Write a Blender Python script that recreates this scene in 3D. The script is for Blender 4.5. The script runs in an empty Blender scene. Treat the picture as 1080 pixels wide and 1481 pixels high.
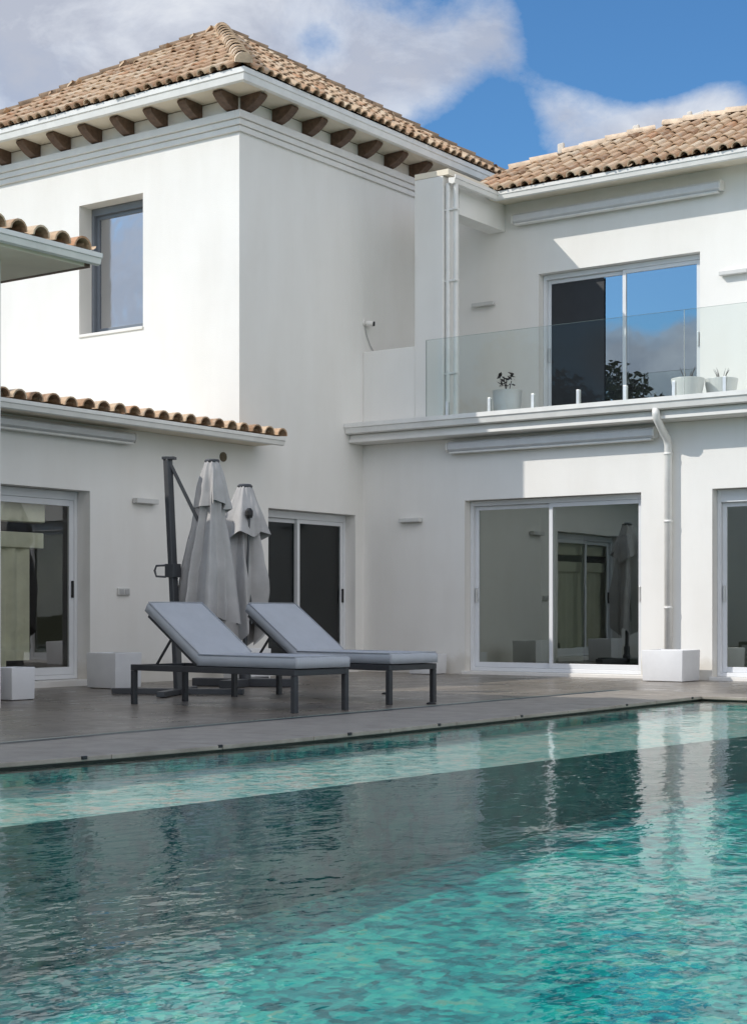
import bpy, math, random
from mathutils import Vector, Matrix, noise
random.seed(11)
sc = bpy.context.scene
COL = sc.collection
V = Vector
PI = math.pi

# ------------------------------------------------------------------ helpers
class MB:
    """collects geometry for ONE mesh object"""
    def __init__(self):
        self.v = []; self.f = []; self.r = []
    def add(self, vs, fs, rnd=0.5):
        n = len(self.v)
        self.v += [tuple(p) for p in vs]
        for f in fs:
            self.f.append(tuple(i + n for i in f)); self.r.append(rnd)
        return self
    def box(self, x0, x1, y0, y1, z0, z1, rnd=.5):
        vs = [(x, y, z) for z in (z0, z1) for y in (y0, y1) for x in (x0, x1)]
        fs = [(0, 2, 3, 1), (4, 5, 7, 6), (0, 1, 5, 4), (2, 6, 7, 3), (0, 4, 6, 2), (1, 3, 7, 5)]
        return self.add(vs, fs, rnd)
    def obox(self, c, ax, ay, az, sx, sy, sz):
        """box with own axes, c = centre"""
        c = V(c); ax, ay, az = V(ax).normalized(), V(ay).normalized(), V(az).normalized()
        vs = [c + ax * (i * sx / 2) + ay * (j * sy / 2) + az * (k * sz / 2) for k in (-1, 1) for j in (-1, 1) for i in (-1, 1)]
        fs = [(0, 2, 3, 1), (4, 5, 7, 6), (0, 1, 5, 4), (2, 6, 7, 3), (0, 4, 6, 2), (1, 3, 7, 5)]
        return self.add(vs, fs)
    def bar(self, a, b, w, h, up=(0, 0, 1)):
        a, b = V(a), V(b); d = (b - a); l = d.length; d.normalize()
        s = d.cross(V(up))
        if s.length < 1e-4: s = d.cross(V((1, 0, 0)))
        s.normalize(); u = s.cross(d)
        return self.obox((a + b) / 2, d, s, u, l, w, h)
    def prism(self, poly, axis, a, b):
        """poly: 2-D points; axis 'X': poly is (y,z); 'Y': (x,z); 'Z': (x,y)"""
        def P(p, t):
            return {'X': (t, p[0], p[1]), 'Y': (p[0], t, p[1]), 'Z': (p[0], p[1], t)}[axis]
        n = len(poly)
        vs = [P(p, a) for p in poly] + [P(p, b) for p in poly]
        fs = [tuple(range(n))[::-1], tuple(range(n, 2 * n))]
        fs += [(i, (i + 1) % n, n + (i + 1) % n, n + i) for i in range(n)]
        return self.add(vs, fs)
    def tube(self, pts, r, n=12, caps=True):
        pts = [V(p) for p in pts]
        rs = r if isinstance(r, (list, tuple)) else [r] * len(pts)
        vs = []; up = None
        for i, p in enumerate(pts):
            d = (pts[min(i + 1, len(pts) - 1)] - pts[max(i - 1, 0)]).normalized()
            if up is None:
                up = V((0, 0, 1)) if abs(d.z) < .9 else V((1, 0, 0))
            s = d.cross(up).normalized(); up = s.cross(d).normalized()
            for k in range(n):
                a = 2 * PI * k / n
                vs.append(p + s * math.cos(a) * rs[i] + up * math.sin(a) * rs[i])
        fs = []
        for i in range(len(pts) - 1):
            for k in range(n):
                fs.append((i * n + k, i * n + (k + 1) % n, (i + 1) * n + (k + 1) % n, (i + 1) * n + k))
        if caps:
            fs.append(tuple(range(n))[::-1]); m = (len(pts) - 1) * n
            fs.append(tuple(range(m, m + n)))
        return self.add(vs, fs)
    def lathe(self, c, prof, n=28):
        c = V(c); vs = []
        for r, z in prof:
            for k in range(n):
                a = 2 * PI * k / n
                vs.append(c + V((r * math.cos(a), r * math.sin(a), z)))
        fs = []
        for i in range(len(prof) - 1):
            for k in range(n):
                fs.append((i * n + k, i * n + (k + 1) % n, (i + 1) * n + (k + 1) % n, (i + 1) * n + k))
        if prof[0][0] > 1e-4: fs.append(tuple(range(n))[::-1])
        m = (len(prof) - 1) * n
        if prof[-1][0] > 1e-4: fs.append(tuple(range(m, m + n)))
        return self.add(vs, fs)
    def wall(self, axis, c, back, u0, u1, z0, z1, holes=()):
        """wall sheet with real thickness and openings, no inner faces.
        axis 'X': plane X=c spanning u=Y ; axis 'Y': plane Y=c spanning u=X. back = coordinate of the rear face."""
        us = sorted({u0, u1} | {min(max(h[i], u0), u1) for h in holes for i in (0, 1)})
        zs = sorted({z0, z1} | {min(max(h[i], z0), z1) for h in holes for i in (2, 3)})
        def P(t, u, z): return (t, u, z) if axis == 'X' else (u, t, z)
        def hole(u, z): return any(h[0] < u < h[1] and h[2] < z < h[3] for h in holes)
        for i in range(len(us) - 1):
            for j in range(len(zs) - 1):
                a, b, p, q = us[i], us[i + 1], zs[j], zs[j + 1]
                if hole((a + b) / 2, (p + q) / 2): continue
                for t in (c, back):
                    self.add([P(t, a, p), P(t, b, p), P(t, b, q), P(t, a, q)], [(0, 1, 2, 3)])
        def rim(a, b, p, q):
            self.add([P(c, a, p), P(c, b, q), P(back, b, q), P(back, a, p)], [(0, 1, 2, 3)])
        for a, b, p, q in list(holes):
            a, b, p, q = max(a, u0), min(b, u1), max(p, z0), min(q, z1)
            rim(a, a, p, q); rim(b, b, p, q); rim(a, b, q, q)
            if p > z0: rim(a, b, p, p)
        rim(u0, u0, z0, z1); rim(u1, u1, z0, z1); rim(u0, u1, z1, z1)
        return self
    def build(self, name, mat, parent=None, smooth=False, bevel=0, seg=2, weld=False, origin=None, fixn=True):
        me = bpy.data.meshes.new(name)
        vs = self.v
        if origin is not None:
            o3 = V(origin); vs = [tuple(V(p) - o3) for p in vs]
        me.from_pydata(vs, [], self.f); me.validate()
        if any(x != .5 for x in self.r) and len(self.r) == len(me.polygons):
            at = me.attributes.new('rnd', 'FLOAT', 'FACE')
            at.data.foreach_set('value', self.r)
        import bmesh
        if fixn:
            bm = bmesh.new(); bm.from_mesh(me)
            if weld: bmesh.ops.remove_doubles(bm, verts=bm.verts, dist=1e-5)
            bmesh.ops.recalc_face_normals(bm, faces=bm.faces); bm.to_mesh(me); bm.free()
        if smooth:
            me.polygons.foreach_set('use_smooth', [True] * len(me.polygons))
        me.materials.append(mat)
        o = bpy.data.objects.new(name, me); COL.objects.link(o)
        if origin is not None: o.location = origin
        if parent:
            o.parent = parent
            o.location = V(o.location) - world_loc(parent)
        if bevel:
            m = o.modifiers.new('bevel', 'BEVEL'); m.width = bevel; m.segments = seg; m.limit_method = 'ANGLE'; m.angle_limit = math.radians(40)
            if seg > 2: me.polygons.foreach_set('use_smooth', [True] * len(me.polygons))
        return o

def world_loc(o):
    p = V((0, 0, 0))
    while o: p += o.location; o = o.parent
    return p
def tag(o, label=None, cat=None, group=None, kind=None):
    if label: o['label'] = label
    if cat: o['category'] = cat
    if group: o['group'] = group
    if kind: o['kind'] = kind
    return o
def empty(name, loc, label, cat, group=None):
    o = bpy.data.objects.new(name, None); COL.objects.link(o); o.location = loc
    o.empty_display_size = .2
    return tag(o, label, cat, group)
def copy_tree(o, parent=None):
    c = o.copy(); COL.objects.link(c)
    if parent: c.parent = parent
    for ch in [x for x in bpy.data.objects if x.parent == o]: copy_tree(ch, c)
    return c

# ------------------------------------------------------------------ materials
def nt(name):
    m = bpy.data.materials.new(name); m.use_nodes = True
    t = m.node_tree; t.nodes.clear()
    return m, t
def N(t, typ, **kw):
    n = t.nodes.new(typ)
    for k, v in kw.items():
        if k.startswith('i_'):
            key = k[2:].replace('_', ' ')
            n.inputs[key].default_value = v
        else: setattr(n, k, v)
    return n
def L(t, a, b): t.links.new(a, b)
def ramp(t, fac, stops):
    r = N(t, 'ShaderNodeValToRGB'); e = r.color_ramp.elements
    while len(e) < len(stops): e.new(.5)
    for i, (p, c) in enumerate(stops):
        e[i].position = p; e[i].color = (*c, 1) if len(c) == 3 else c
    L(t, fac, r.inputs['Fac']); return r.outputs['Color']
def noise_tex(t, scale, detail=4, rough=.55, vec=None, dist=0):
    n = N(t, 'ShaderNodeTexNoise'); n.inputs['Scale'].default_value = scale; n.inputs['Detail'].default_value = detail
    n.inputs['Roughness'].default_value = rough; n.inputs['Distortion'].default_value = dist
    if vec: L(t, vec, n.inputs['Vector'])
    return n.outputs['Fac']
def obj_vec(t, scale=(1, 1, 1)):
    g = N(t, 'ShaderNodeNewGeometry')
    m = N(t, 'ShaderNodeMapping'); m.inputs['Scale'].default_value = scale
    L(t, g.outputs['Position'], m.inputs['Vector']); return m.outputs['Vector']
def principled(t, col=None, rough=.6, metal=0, spec=.5):
    b = N(t, 'ShaderNodeBsdfPrincipled'); o = N(t, 'ShaderNodeOutputMaterial')
    L(t, b.outputs[0], o.inputs['Surface'])
    if col is not None:
        if isinstance(col, (tuple, list)): b.inputs['Base Color'].default_value = (*col, 1)
        else: L(t, col, b.inputs['Base Color'])
    b.inputs['Roughness'].default_value = rough; b.inputs['Metallic'].default_value = metal
    b.inputs['Specular IOR Level'].default_value = spec
    return b
def bump(t, b, h, strength=.3, dist=.01):
    n = N(t, 'ShaderNodeBump'); n.inputs['Strength'].default_value = strength; n.inputs['Distance'].default_value = dist
    L(t, h, n.inputs['Height']); L(t, n.outputs['Normal'], b.inputs['Normal'])

def simple(name, col, rough=.5, metal=0, var=.12, vs=6, bmp=0, bs=60, spec=.5):
    m, t = nt(name); v = obj_vec(t)
    f = noise_tex(t, vs, 5, .6, v)
    c = ramp(t, f, [(.3, tuple(x * (1 - var) for x in col)), (.7, tuple(min(1, x * (1 + var)) for x in col))])
    b = principled(t, c, rough, metal, spec)
    if bmp: bump(t, b, noise_tex(t, bs, 4, .6, v), bmp, .004)
    return m

def plaster():
    m, t = nt('white_plaster'); v = obj_vec(t)
    big = noise_tex(t, .7, 4, .6, v)
    streak = noise_tex(t, 1.1, 4, .6, obj_vec(t, (2.4, 2.4, .5)))
    c1 = ramp(t, big, [(.30, (.785, .772, .742)), (.66, (.825, .813, .785))])
    c2 = ramp(t, streak, [(.30, (.955, .95, .94)), (.60, (1, 1, 1))])
    mx = N(t, 'ShaderNodeMix', data_type='RGBA', blend_type='MULTIPLY'); mx.inputs[0].default_value = .8
    L(t, c1, mx.inputs[6]); L(t, c2, mx.inputs[7])
    g = N(t, 'ShaderNodeNewGeometry'); sp = N(t, 'ShaderNodeSeparateXYZ'); L(t, g.outputs['Position'], sp.inputs[0])
    # splash dirt on the lowest hand's breadth of the walls
    zz = N(t, 'ShaderNodeMath', operation='MULTIPLY_ADD'); L(t, noise_tex(t, 5, 5, .7, v), zz.inputs[0]); zz.inputs[1].default_value = -.35
    L(t, sp.outputs['Z'], zz.inputs[2])
    d = ramp(t, zz.outputs[0], [(0, (.80, .77, .72)), (.12, (1, 1, 1))])
    m2 = N(t, 'ShaderNodeMix', data_type='RGBA', blend_type='MULTIPLY'); m2.inputs[0].default_value = .7
    L(t, mx.outputs[2], m2.inputs[6]); L(t, d, m2.inputs[7])
    b = principled(t, m2.outputs[2], .85, spec=.25)
    h = N(t, 'ShaderNodeMath', operation='ADD'); L(t, noise_tex(t, 90, 3, .6, v), h.inputs[0]); L(t, noise_tex(t, 2.2, 3, .5, v), h.inputs[1])
    bump(t, b, h.outputs[0], .22, .012)
    return m

def tile_mat(name, light=1.0):
    m, t = nt(name); v = obj_vec(t)
    a = N(t, 'ShaderNodeAttribute', attribute_name='rnd')
    cr = ramp(t, a.outputs['Fac'], [(0, (.25, .155, .095)), (.18, (.40, .25, .155)), (.42, (.53, .365, .24)), (.66, (.61, .455, .31)), (.86, (.66, .54, .40)), (1, (.53, .31, .185))])
    lich = noise_tex(t, 7, 6, .7, v)
    lc = ramp(t, lich, [(.5, (0, 0, 0)), (.68, (1, 1, 1))])
    mx = N(t, 'ShaderNodeMix', data_type='RGBA'); L(t, lc, mx.inputs[0]); L(t, cr, mx.inputs[6]); mx.inputs[7].default_value = (.50 * light, .41 * light, .31 * light, 1)
    dk = ramp(t, noise_tex(t, 19, 5, .7, v), [(.3, (.70, .66, .62)), (.50, (1, 1, 1))])
    m2 = N(t, 'ShaderNodeMix', data_type='RGBA', blend_type='MULTIPLY'); m2.inputs[0].default_value = .8
    L(t, mx.outputs[2], m2.inputs[6]); L(t, dk, m2.inputs[7])
    b = principled(t, m2.outputs[2], .9, spec=.2)
    bump(t, b, noise_tex(t, 45, 5, .65, v), .5, .008)
    return m

def deck_mat():
    m, t = nt('deck_porcelain'); v = obj_vec(t)
    br = N(t, 'ShaderNodeTexBrick'); mp = N(t, 'ShaderNodeMapping'); mp.inputs['Rotation'].default_value = (0, 0, PI / 2)
    L(t, v, mp.inputs['Vector']); L(t, mp.outputs['Vector'], br.inputs['Vector'])
    br.inputs['Scale'].default_value = 1; br.inputs['Brick Width'].default_value = 1.2; br.inputs['Row Height'].default_value = .3
    br.inputs['Mortar Size'].default_value = .006; br.inputs['Color1'].default_value = (.205, .18, .155, 1); br.inputs['Color2'].default_value = (.265, .235, .202, 1)
    br.inputs['Mortar'].default_value = (.075, .07, .062, 1)
    grain = noise_tex(t, 3, 6, .7, obj_vec(t, (9, .8, 1)), 1)
    g = ramp(t, grain, [(.3, (.72, .70, .68)), (.7, (1.12, 1.1, 1.08))])
    mx = N(t, 'ShaderNodeMix', data_type='RGBA', blend_type='MULTIPLY'); mx.inputs[0].default_value = 1
    L(t, br.outputs['Color'], mx.inputs[6]); L(t, g, mx.inputs[7])
    st = ramp(t, noise_tex(t, 1.1, 5, .65, v), [(.35, (.78, .77, .76)), (.6, (1, 1, 1))])
    m2 = N(t, 'ShaderNodeMix', data_type='RGBA', blend_type='MULTIPLY'); m2.inputs[0].default_value = 1
    L(t, mx.outputs[2], m2.inputs[6]); L(t, st, m2.inputs[7])
    b = principled(t, m2.outputs[2], .3, spec=.5)
    rr = ramp(t, noise_tex(t, 2.5, 5, .7, v), [(.3, (.2, .2, .2)), (.7, (.46, .46, .46))])
    L(t, rr, b.inputs['Roughness'])
    h = N(t, 'ShaderNodeMath', operation='MULTIPLY_ADD'); L(t, br.outputs['Fac'], h.inputs[0]); h.inputs[1].default_value = -1.5; L(t, grain, h.inputs[2])
    bump(t, b, h.outputs[0], .25, .002)
    return m

def coping_mat():
    m, t = nt('coping_stone'); v = obj_vec(t)
    f = noise_tex(t, 4, 6, .7, v)
    c = ramp(t, f, [(.3, (.225, .197, .168)), (.7, (.355, .318, .275))])
    b = principled(t, c, .5, spec=.35); bump(t, b, noise_tex(t, 60, 4, .7, v), .3, .004)
    return m

def mosaic(name, pal, scale=8, warp=.10):
    """small green stone mosaic of mixed tones"""
    m, t = nt(name); v = obj_vec(t)
    def cells(sc_, wp_):
        wn = N(t, 'ShaderNodeTexNoise'); wn.inputs['Scale'].default_value = 5.5; wn.inputs['Detail'].default_value = 4; L(t, v, wn.inputs['Vector'])
        sub = N(t, 'ShaderNodeVectorMath', operation='SUBTRACT'); L(t, wn.outputs['Color'], sub.inputs[0]); sub.inputs[1].default_value = (.5, .5, .5)
        scl = N(t, 'ShaderNodeVectorMath', operation='SCALE'); L(t, sub.outputs[0], scl.inputs[0]); scl.inputs['Scale'].default_value = wp_
        ad = N(t, 'ShaderNodeVectorMath', operation='ADD'); L(t, v, ad.inputs[0]); L(t, scl.outputs[0], ad.inputs[1])
        vo = N(t, 'ShaderNodeTexVoronoi'); vo.feature = 'F1'; vo.distance = 'CHEBYCHEV'; vo.inputs['Scale'].default_value = sc_; vo.inputs['Randomness'].default_value = .8
        L(t, ad.outputs[0], vo.inputs['Vector'])
        sp = N(t, 'ShaderNodeSeparateColor'); L(t, vo.outputs['Color'], sp.inputs[0]); return sp.outputs[0]
    parts_ = [(cells(scale, warp), .50), (cells(scale * 2.3, warp * .5), .46), (noise_tex(t, 1.1, 5, .6, v), .45), (noise_tex(t, scale * 3, 4, .7, v), .30)]
    cur = None
    for o_, w_ in parts_:
        q = N(t, 'ShaderNodeMath', operation='MULTIPLY_ADD'); L(t, o_, q.inputs[0]); q.inputs[1].default_value = w_
        if cur is None: q.inputs[2].default_value = -.36
        else: L(t, cur, q.inputs[2])
        cur = q.outputs[0]
    c = ramp(t, cur, pal)
    principled(t, c, .6, spec=.2)
    return m

def water_mat():
    m, t = nt('pool_water'); g = N(t, 'ShaderNodeNewGeometry'); v = g.outputs['Position']
    def mp(s, rot=0):
        q = N(t, 'ShaderNodeMapping'); q.inputs['Scale'].default_value = s; q.inputs['Rotation'].default_value = (0, 0, rot); L(t, v, q.inputs['Vector']); return q.outputs['Vector']
    n1 = noise_tex(t, 1, 2, .5, mp((9, 5.5, 1), .6))
    n2 = noise_tex(t, 1, 2, .5, mp((26, 19, 1), .2))
    n3 = noise_tex(t, 1, 1, .5, mp((1.9, 1.3, 1), .5))
    # breeze patches: calm glassy water against rippled water
    pt = noise_tex(t, .33, 2, .5, v)
    pr = ramp(t, pt, [(.38, (.35, .35, .35)), (.60, (1, 1, 1))])
    gl_ = ramp(t, noise_tex(t, 1, 2, .5, mp((17, 12, 1), .9)), [(.58, (0, 0, 0)), (.74, (1, 1, 1))])
    a0 = N(t, 'ShaderNodeMath', operation='MULTIPLY_ADD'); L(t, n2, a0.inputs[0]); a0.inputs[1].default_value = .20; L(t, n1, a0.inputs[2])
    a = N(t, 'ShaderNodeMath', operation='MULTIPLY_ADD'); L(t, gl_, a.inputs[0]); a.inputs[1].default_value = .16; L(t, a0.outputs[0], a.inputs[2])
    # the breeze reaches the open near end of the pool; the end under the house lies calm
    sy = N(t, 'ShaderNodeSeparateXYZ'); L(t, v, sy.inputs[0])
    wind = N(t, 'ShaderNodeMapRange', interpolation_type='SMOOTHSTEP'); L(t, sy.outputs['Y'], wind.inputs['Value'])
    wind.inputs['From Min'].default_value = -14.6; wind.inputs['From Max'].default_value = -9.5; wind.inputs['To Min'].default_value = 1.25; wind.inputs['To Max'].default_value = .5
    pw = N(t, 'ShaderNodeMath', operation='MULTIPLY'); L(t, pr, pw.inputs[0]); L(t, wind.outputs['Result'], pw.inputs[1])
    w = N(t, 'ShaderNodeMath', operation='MULTIPLY'); L(t, a.outputs[0], w.inputs[0]); L(t, pw.outputs[0], w.inputs[1])
    s = N(t, 'ShaderNodeMath', operation='MULTIPLY_ADD'); L(t, n3, s.inputs[0]); s.inputs[1].default_value = 1.2; L(t, w.outputs[0], s.inputs[2])
    bp = N(t, 'ShaderNodeBump'); bp.inputs['Strength'].default_value = 1; bp.inputs['Distance'].default_value = WATER_BUMP
    L(t, s.outputs[0], bp.inputs['Height'])
    # Schlick reflectance of a water surface, the same from above and from below
    dt = N(t, 'ShaderNodeVectorMath', operation='DOT_PRODUCT'); L(t, bp.outputs['Normal'], dt.inputs[0]); L(t, g.outputs['Incoming'], dt.inputs[1])
    ab = N(t, 'ShaderNodeMath', operation='ABSOLUTE'); L(t, dt.outputs['Value'], ab.inputs[0])
    om = N(t, 'ShaderNodeMath', operation='SUBTRACT', use_clamp=True); om.inputs[0].default_value = 1; L(t, ab.outputs[0], om.inputs[1])
    p5 = N(t, 'ShaderNodeMath', operation='POWER'); L(t, om.outputs[0], p5.inputs[0]); p5.inputs[1].default_value = 5
    fr = N(t, 'ShaderNodeMath', operation='MULTIPLY_ADD', use_clamp=True); L(t, p5.outputs[0], fr.inputs[0]); fr.inputs[1].default_value = .88; fr.inputs[2].default_value = .02
    gl = N(t, 'ShaderNodeBsdfGlossy'); gl.inputs['Roughness'].default_value = .015; L(t, bp.outputs['Normal'], gl.inputs['Normal'])
    tr = N(t, 'ShaderNodeBsdfTransparent'); tr.inputs['Color'].default_value = (.93, .985, .98, 1)
    mx = N(t, 'ShaderNodeMixShader'); L(t, fr.outputs[0], mx.inputs[0]); L(t, tr.outputs[0], mx.inputs[1]); L(t, gl.outputs[0], mx.inputs[2])
    o = N(t, 'ShaderNodeOutputMaterial'); L(t, mx.outputs[0], o.inputs['Surface'])
    va = N(t, 'ShaderNodeVolumeAbsorption'); va.inputs['Color'].default_value = (.04, .87, .86, 1); va.inputs['Density'].default_value = WATER_DENS
    L(t, va.outputs[0], o.inputs['Volume'])
    return m
WATER_BUMP = .0085; WATER_DENS = .17

def glass_mat(name, tint=(.75, .82, .80), base=.32, rough=.0, wob=0, refl=(1, 1, 1), gain=.8):
    m, t = nt(name)
    fr = N(t, 'ShaderNodeLayerWeight'); fr.inputs['Blend'].default_value = .25
    mr = N(t, 'ShaderNodeMath', operation='MULTIPLY_ADD'); L(t, fr.outputs['Fresnel'], mr.inputs[0]); mr.inputs[1].default_value = gain; mr.inputs[2].default_value = base
    mr.use_clamp = True
    tr = N(t, 'ShaderNodeBsdfTransparent'); tr.inputs['Color'].default_value = (*tint, 1)
    gl = N(t, 'ShaderNodeBsdfGlossy'); gl.inputs['Roughness'].default_value = rough; gl.inputs['Color'].default_value = (*refl, 1)
    if wob:
        bp = N(t, 'ShaderNodeBump'); bp.inputs['Strength'].default_value = 1; bp.inputs['Distance'].default_value = wob
        L(t, noise_tex(t, 1.2, 3, .5, obj_vec(t)), bp.inputs['Height']); L(t, bp.outputs['Normal'], gl.inputs['Normal'])
    mx = N(t, 'ShaderNodeMixShader'); L(t, mr.outputs[0], mx.inputs[0]); L(t, tr.outputs[0], mx.inputs[1]); L(t, gl.outputs[0], mx.inputs[2])
    o = N(t, 'ShaderNodeOutputMaterial'); L(t, mx.outputs[0], o.inputs['Surface'])
    return m

def fabric(name, col, var=.1):
    m, t = nt(name); v = obj_vec(t)
    c = ramp(t, noise_tex(t, 4, 5, .65, v), [(.3, tuple(x * (1 - var) for x in col)), (.7, tuple(x * (1 + var) for x in col))])
    b = principled(t, c, .95, spec=.1)
    b.inputs['Sheen Weight'].default_value = .15
    w = N(t, 'ShaderNodeTexWave'); w.inputs['Scale'].default_value = 160; L(t, v, w.inputs['Vector'])
    h = N(t, 'ShaderNodeMath', operation='MULTIPLY_ADD'); L(t, noise_tex(t, 9, 4, .6, v), h.inputs[0]); h.inputs[1].default_value = 6; L(t, w.outputs['Fac'], h.inputs[2])
    bump(t, b, h.outputs[0], .25, .003)
    return m

M = {}
M['plaster'] = plaster()
M['trim'] = simple('white_trim', (.77, .75, .715), .45, var=.06, vs=3, bmp=.05)
M['gutter'] = simple('gutter_paint', (.76, .75, .72), .35, var=.07, vs=4)
M['soffit'] = simple('soffit_plaster', (.78, .71, .585), .85, var=.06, vs=2)
M['corbel'] = simple('dark_stained_wood', (.115, .068, .044), .6, var=.35, vs=18, bmp=.4, bs=40)
M['tile'] = tile_mat('clay_tile')
M['mortar'] = simple('lime_mortar', (.66, .62, .56), .95, var=.12, vs=14, bmp=.5, bs=30)
M['cap'] = simple('weathered_clay_cap', (.66, .52, .385), .9, var=.28, vs=7, bmp=.5, bs=40)
M['cap_shaded'] = simple('shaded_brown_cap', (.25, .175, .115), .95, var=.4, vs=6, bmp=.5, bs=40)  # darker copy of the cap colour, shade painted in for the skyline hips
M['deck'] = deck_mat()
M['coping'] = coping_mat()
M['waterline'] = simple('dark_gap_shade', (.045, .040, .034), .6, var=.3, vs=9)  # dark strip painting the shade in the gap under the coping
M['slot'] = simple('slot_drain_metal', (.05, .052, .06), .4, .4)
M['black'] = simple('black_plastic', (.012, .012, .013), .5)
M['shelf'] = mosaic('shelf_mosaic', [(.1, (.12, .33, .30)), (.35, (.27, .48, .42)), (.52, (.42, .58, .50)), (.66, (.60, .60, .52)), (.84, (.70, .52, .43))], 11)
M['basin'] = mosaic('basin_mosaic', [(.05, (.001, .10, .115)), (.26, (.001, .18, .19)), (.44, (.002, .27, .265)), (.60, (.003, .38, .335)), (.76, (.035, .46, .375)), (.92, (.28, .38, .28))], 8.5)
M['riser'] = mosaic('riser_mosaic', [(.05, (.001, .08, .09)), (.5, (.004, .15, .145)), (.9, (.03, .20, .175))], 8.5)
M['water'] = water_mat()
M['frame'] = simple('white_aluminium', (.70, .715, .735), .3, var=.04, vs=2)
M['frame_grey'] = simple('slate_grey_aluminium', (.17, .19, .22), .4, var=.06)
M['glass_door'] = glass_mat('door_glass', (.72, .80, .74), .32, wob=.0008, refl=(.93, 1, .95))
M['glass_low'] = glass_mat('door_glass_clear', (.86, .88, .83), .09, wob=.0006)
M['sheer'] = fabric('cream_sheer_curtain', (.82, .79, .64))
M['glass_dim'] = glass_mat('screened_glass', (.45, .52, .52), .03)
M['glass_up'] = glass_mat('solar_glass', (.42, .48, .50), .42, wob=.0012, refl=(.86, .93, 1))
M['glass_front'] = glass_mat('obscure_glass', (.35, .38, .42), .55, rough=.10, wob=.012, refl=(.95, .96, 1))
M['glass_rail'] = glass_mat('railing_glass', (.915, .94, .93), .0, gain=.36)
M['glass_edge'] = simple('glass_edge_green', (.20, .26, .245), .2)
M['steel'] = simple('brushed_steel', (.72, .72, .71), .38, .55)
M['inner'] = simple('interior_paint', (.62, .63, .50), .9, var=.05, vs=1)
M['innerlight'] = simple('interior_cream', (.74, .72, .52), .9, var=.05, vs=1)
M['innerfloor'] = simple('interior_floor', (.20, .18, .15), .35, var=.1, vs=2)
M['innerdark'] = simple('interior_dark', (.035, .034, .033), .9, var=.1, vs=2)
M['curtain'] = fabric('dark_curtain', (.035, .034, .036))
M['screen'] = simple('dark_screen_and_reflection', (.020, .022, .026), .6, var=.1)  # fly screen downstairs; upstairs a painted dark reflection
M['anth'] = simple('anthracite_powder_coat', (.035, .036, .040), .42, .1, var=.12)
M['mast'] = simple('grey_powder_coat', (.060, .063, .070), .4, .15, var=.1)
M['cushion'] = fabric('grey_outdoor_fabric', (.41, .43, .465), .06)
M['piping'] = fabric('cushion_piping', (.365, .385, .42))
M['canopy'] = fabric('pale_canopy_cloth', (.42, .415, .415), .10)
M['planter'] = simple('white_planter_resin', (.72, .725, .74), .5, var=.05, vs=4, bmp=.06)
M['soil'] = simple('potting_soil', (.04, .03, .022), .95, var=.3, vs=30, bmp=.6)
M['pot'] = simple('white_pot_glaze', (.62, .63, .62), .35, var=.05)
M['leafdark'] = simple('dark_purple_leaf', (.025, .018, .018), .5, var=.3)
M['awning'] = simple('awning_cassette_paint', (.66, .66, .67), .4, var=.05)
M['lamp'] = simple('lamp_housing_paint', (.60, .60, .585), .5, var=.06)
M['cable'] = simple('grey_cable', (.42, .42, .42), .5)
M['ventmat'] = simple('dusty_vent_grille', (.15, .12, .08), .8, var=.3, vs=30)
M['ground'] = simple('dry_lawn', (.21, .19, .105), .95, var=.35, vs=3, bmp=.6)
M['leaf'] = simple('tree_leaf', (.030, .048, .020), .7, var=.5, vs=3)
M['bark'] = simple('tree_bark', (.09, .07, .05), .9, var=.3, vs=9)

# ------------------------------------------------------------------ setting: ground, deck, pool
PX, PX1, PY, PY0 = 6.95, 17.0, -3.62, -17.3      # pool rectangle
WZ = -.042
def ring(mb, x0, x1, y0, y1, a0, a1, b0, b1, z):
    """flat sheet x0..x1,y0..y1 with rectangular hole a0..a1,b0..b1"""
    for (p, q, r, s) in ((x0, a0, y0, y1), (a1, x1, y0, y1), (a0, a1, y0, b0), (a0, a1, b1, y1)):
        mb.add([(p, r, z), (q, r, z), (q, s, z), (p, s, z)], [(0, 1, 2, 3)])
g = MB(); ring(g, -400, 400, -400, 400, -12, 19, -19, 14, -.02)
tag(g.build('ground', M['ground']), kind='structure')
CW = 1.25    # coping border width
d = MB()
XD = PX - CW - .05; YD = PY + .62
for (p, q, r, s) in ((-12.2, XD - .13, -19.2, 14.2), (XD - .13, 19.2, YD + .03, 14.2), (PX1 + .4, 19.2, -19.2, YD + .03), (XD - .13, PX1 + .4, -19.2, PY0 - .4)):
    d.add([(p, r, 0), (q, r, 0), (q, s, 0), (p, s, 0)], [(0, 1, 2, 3)])
tag(d.build('deck', M['deck']), kind='structure')
sl = MB(); sl.add([(XD - .13, PY0 - .4, -.002), (XD, PY0 - .4, -.002), (XD, YD, -.002), (XD - .13, YD + .03, -.002)], [(0, 1, 2, 3)])
sl.add([(XD - .13, YD + .03, -.012), (XD, YD, -.012), (PX1 + .4, YD, -.012), (PX1 + .4, YD + .03, -.012)], [(0, 1, 2, 3)])
tag(sl.build('slot_drain', M['slot']), kind='structure')
cp = MB()
def edge_x(y):
    q = max(0, -9.5 - y); b_ = .027 * min(q, 3.6) ** 2 + max(0, q - 3.6) * .19
    return PX - .05 - b_ - .03 * max(0, y + 6) / 2.4
def slab_edge(y): return edge_x(y) + .010 * noise.noise(V((0, y * 1.7, 0)))
y = PY0
while y < PY - .02:
    y2 = min(y + .9, PY)
    ya, yb = y + .003, (y2 - .003 if y2 < PY else y2)
    cp.prism([(XD, ya), (slab_edge(ya), ya), (slab_edge(yb), yb), (XD, yb)], 'Z', -.03, -.001 + .003 * random.random())
    y = y2
x = XD
while x < PX1 + .4:
    x2 = min(x + .9, PX1 + .4)
    cp.box(x + .003, x2 - .003, PY + .001, YD, -.03, -.001 + .003 * random.random())
    x = x2
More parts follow.
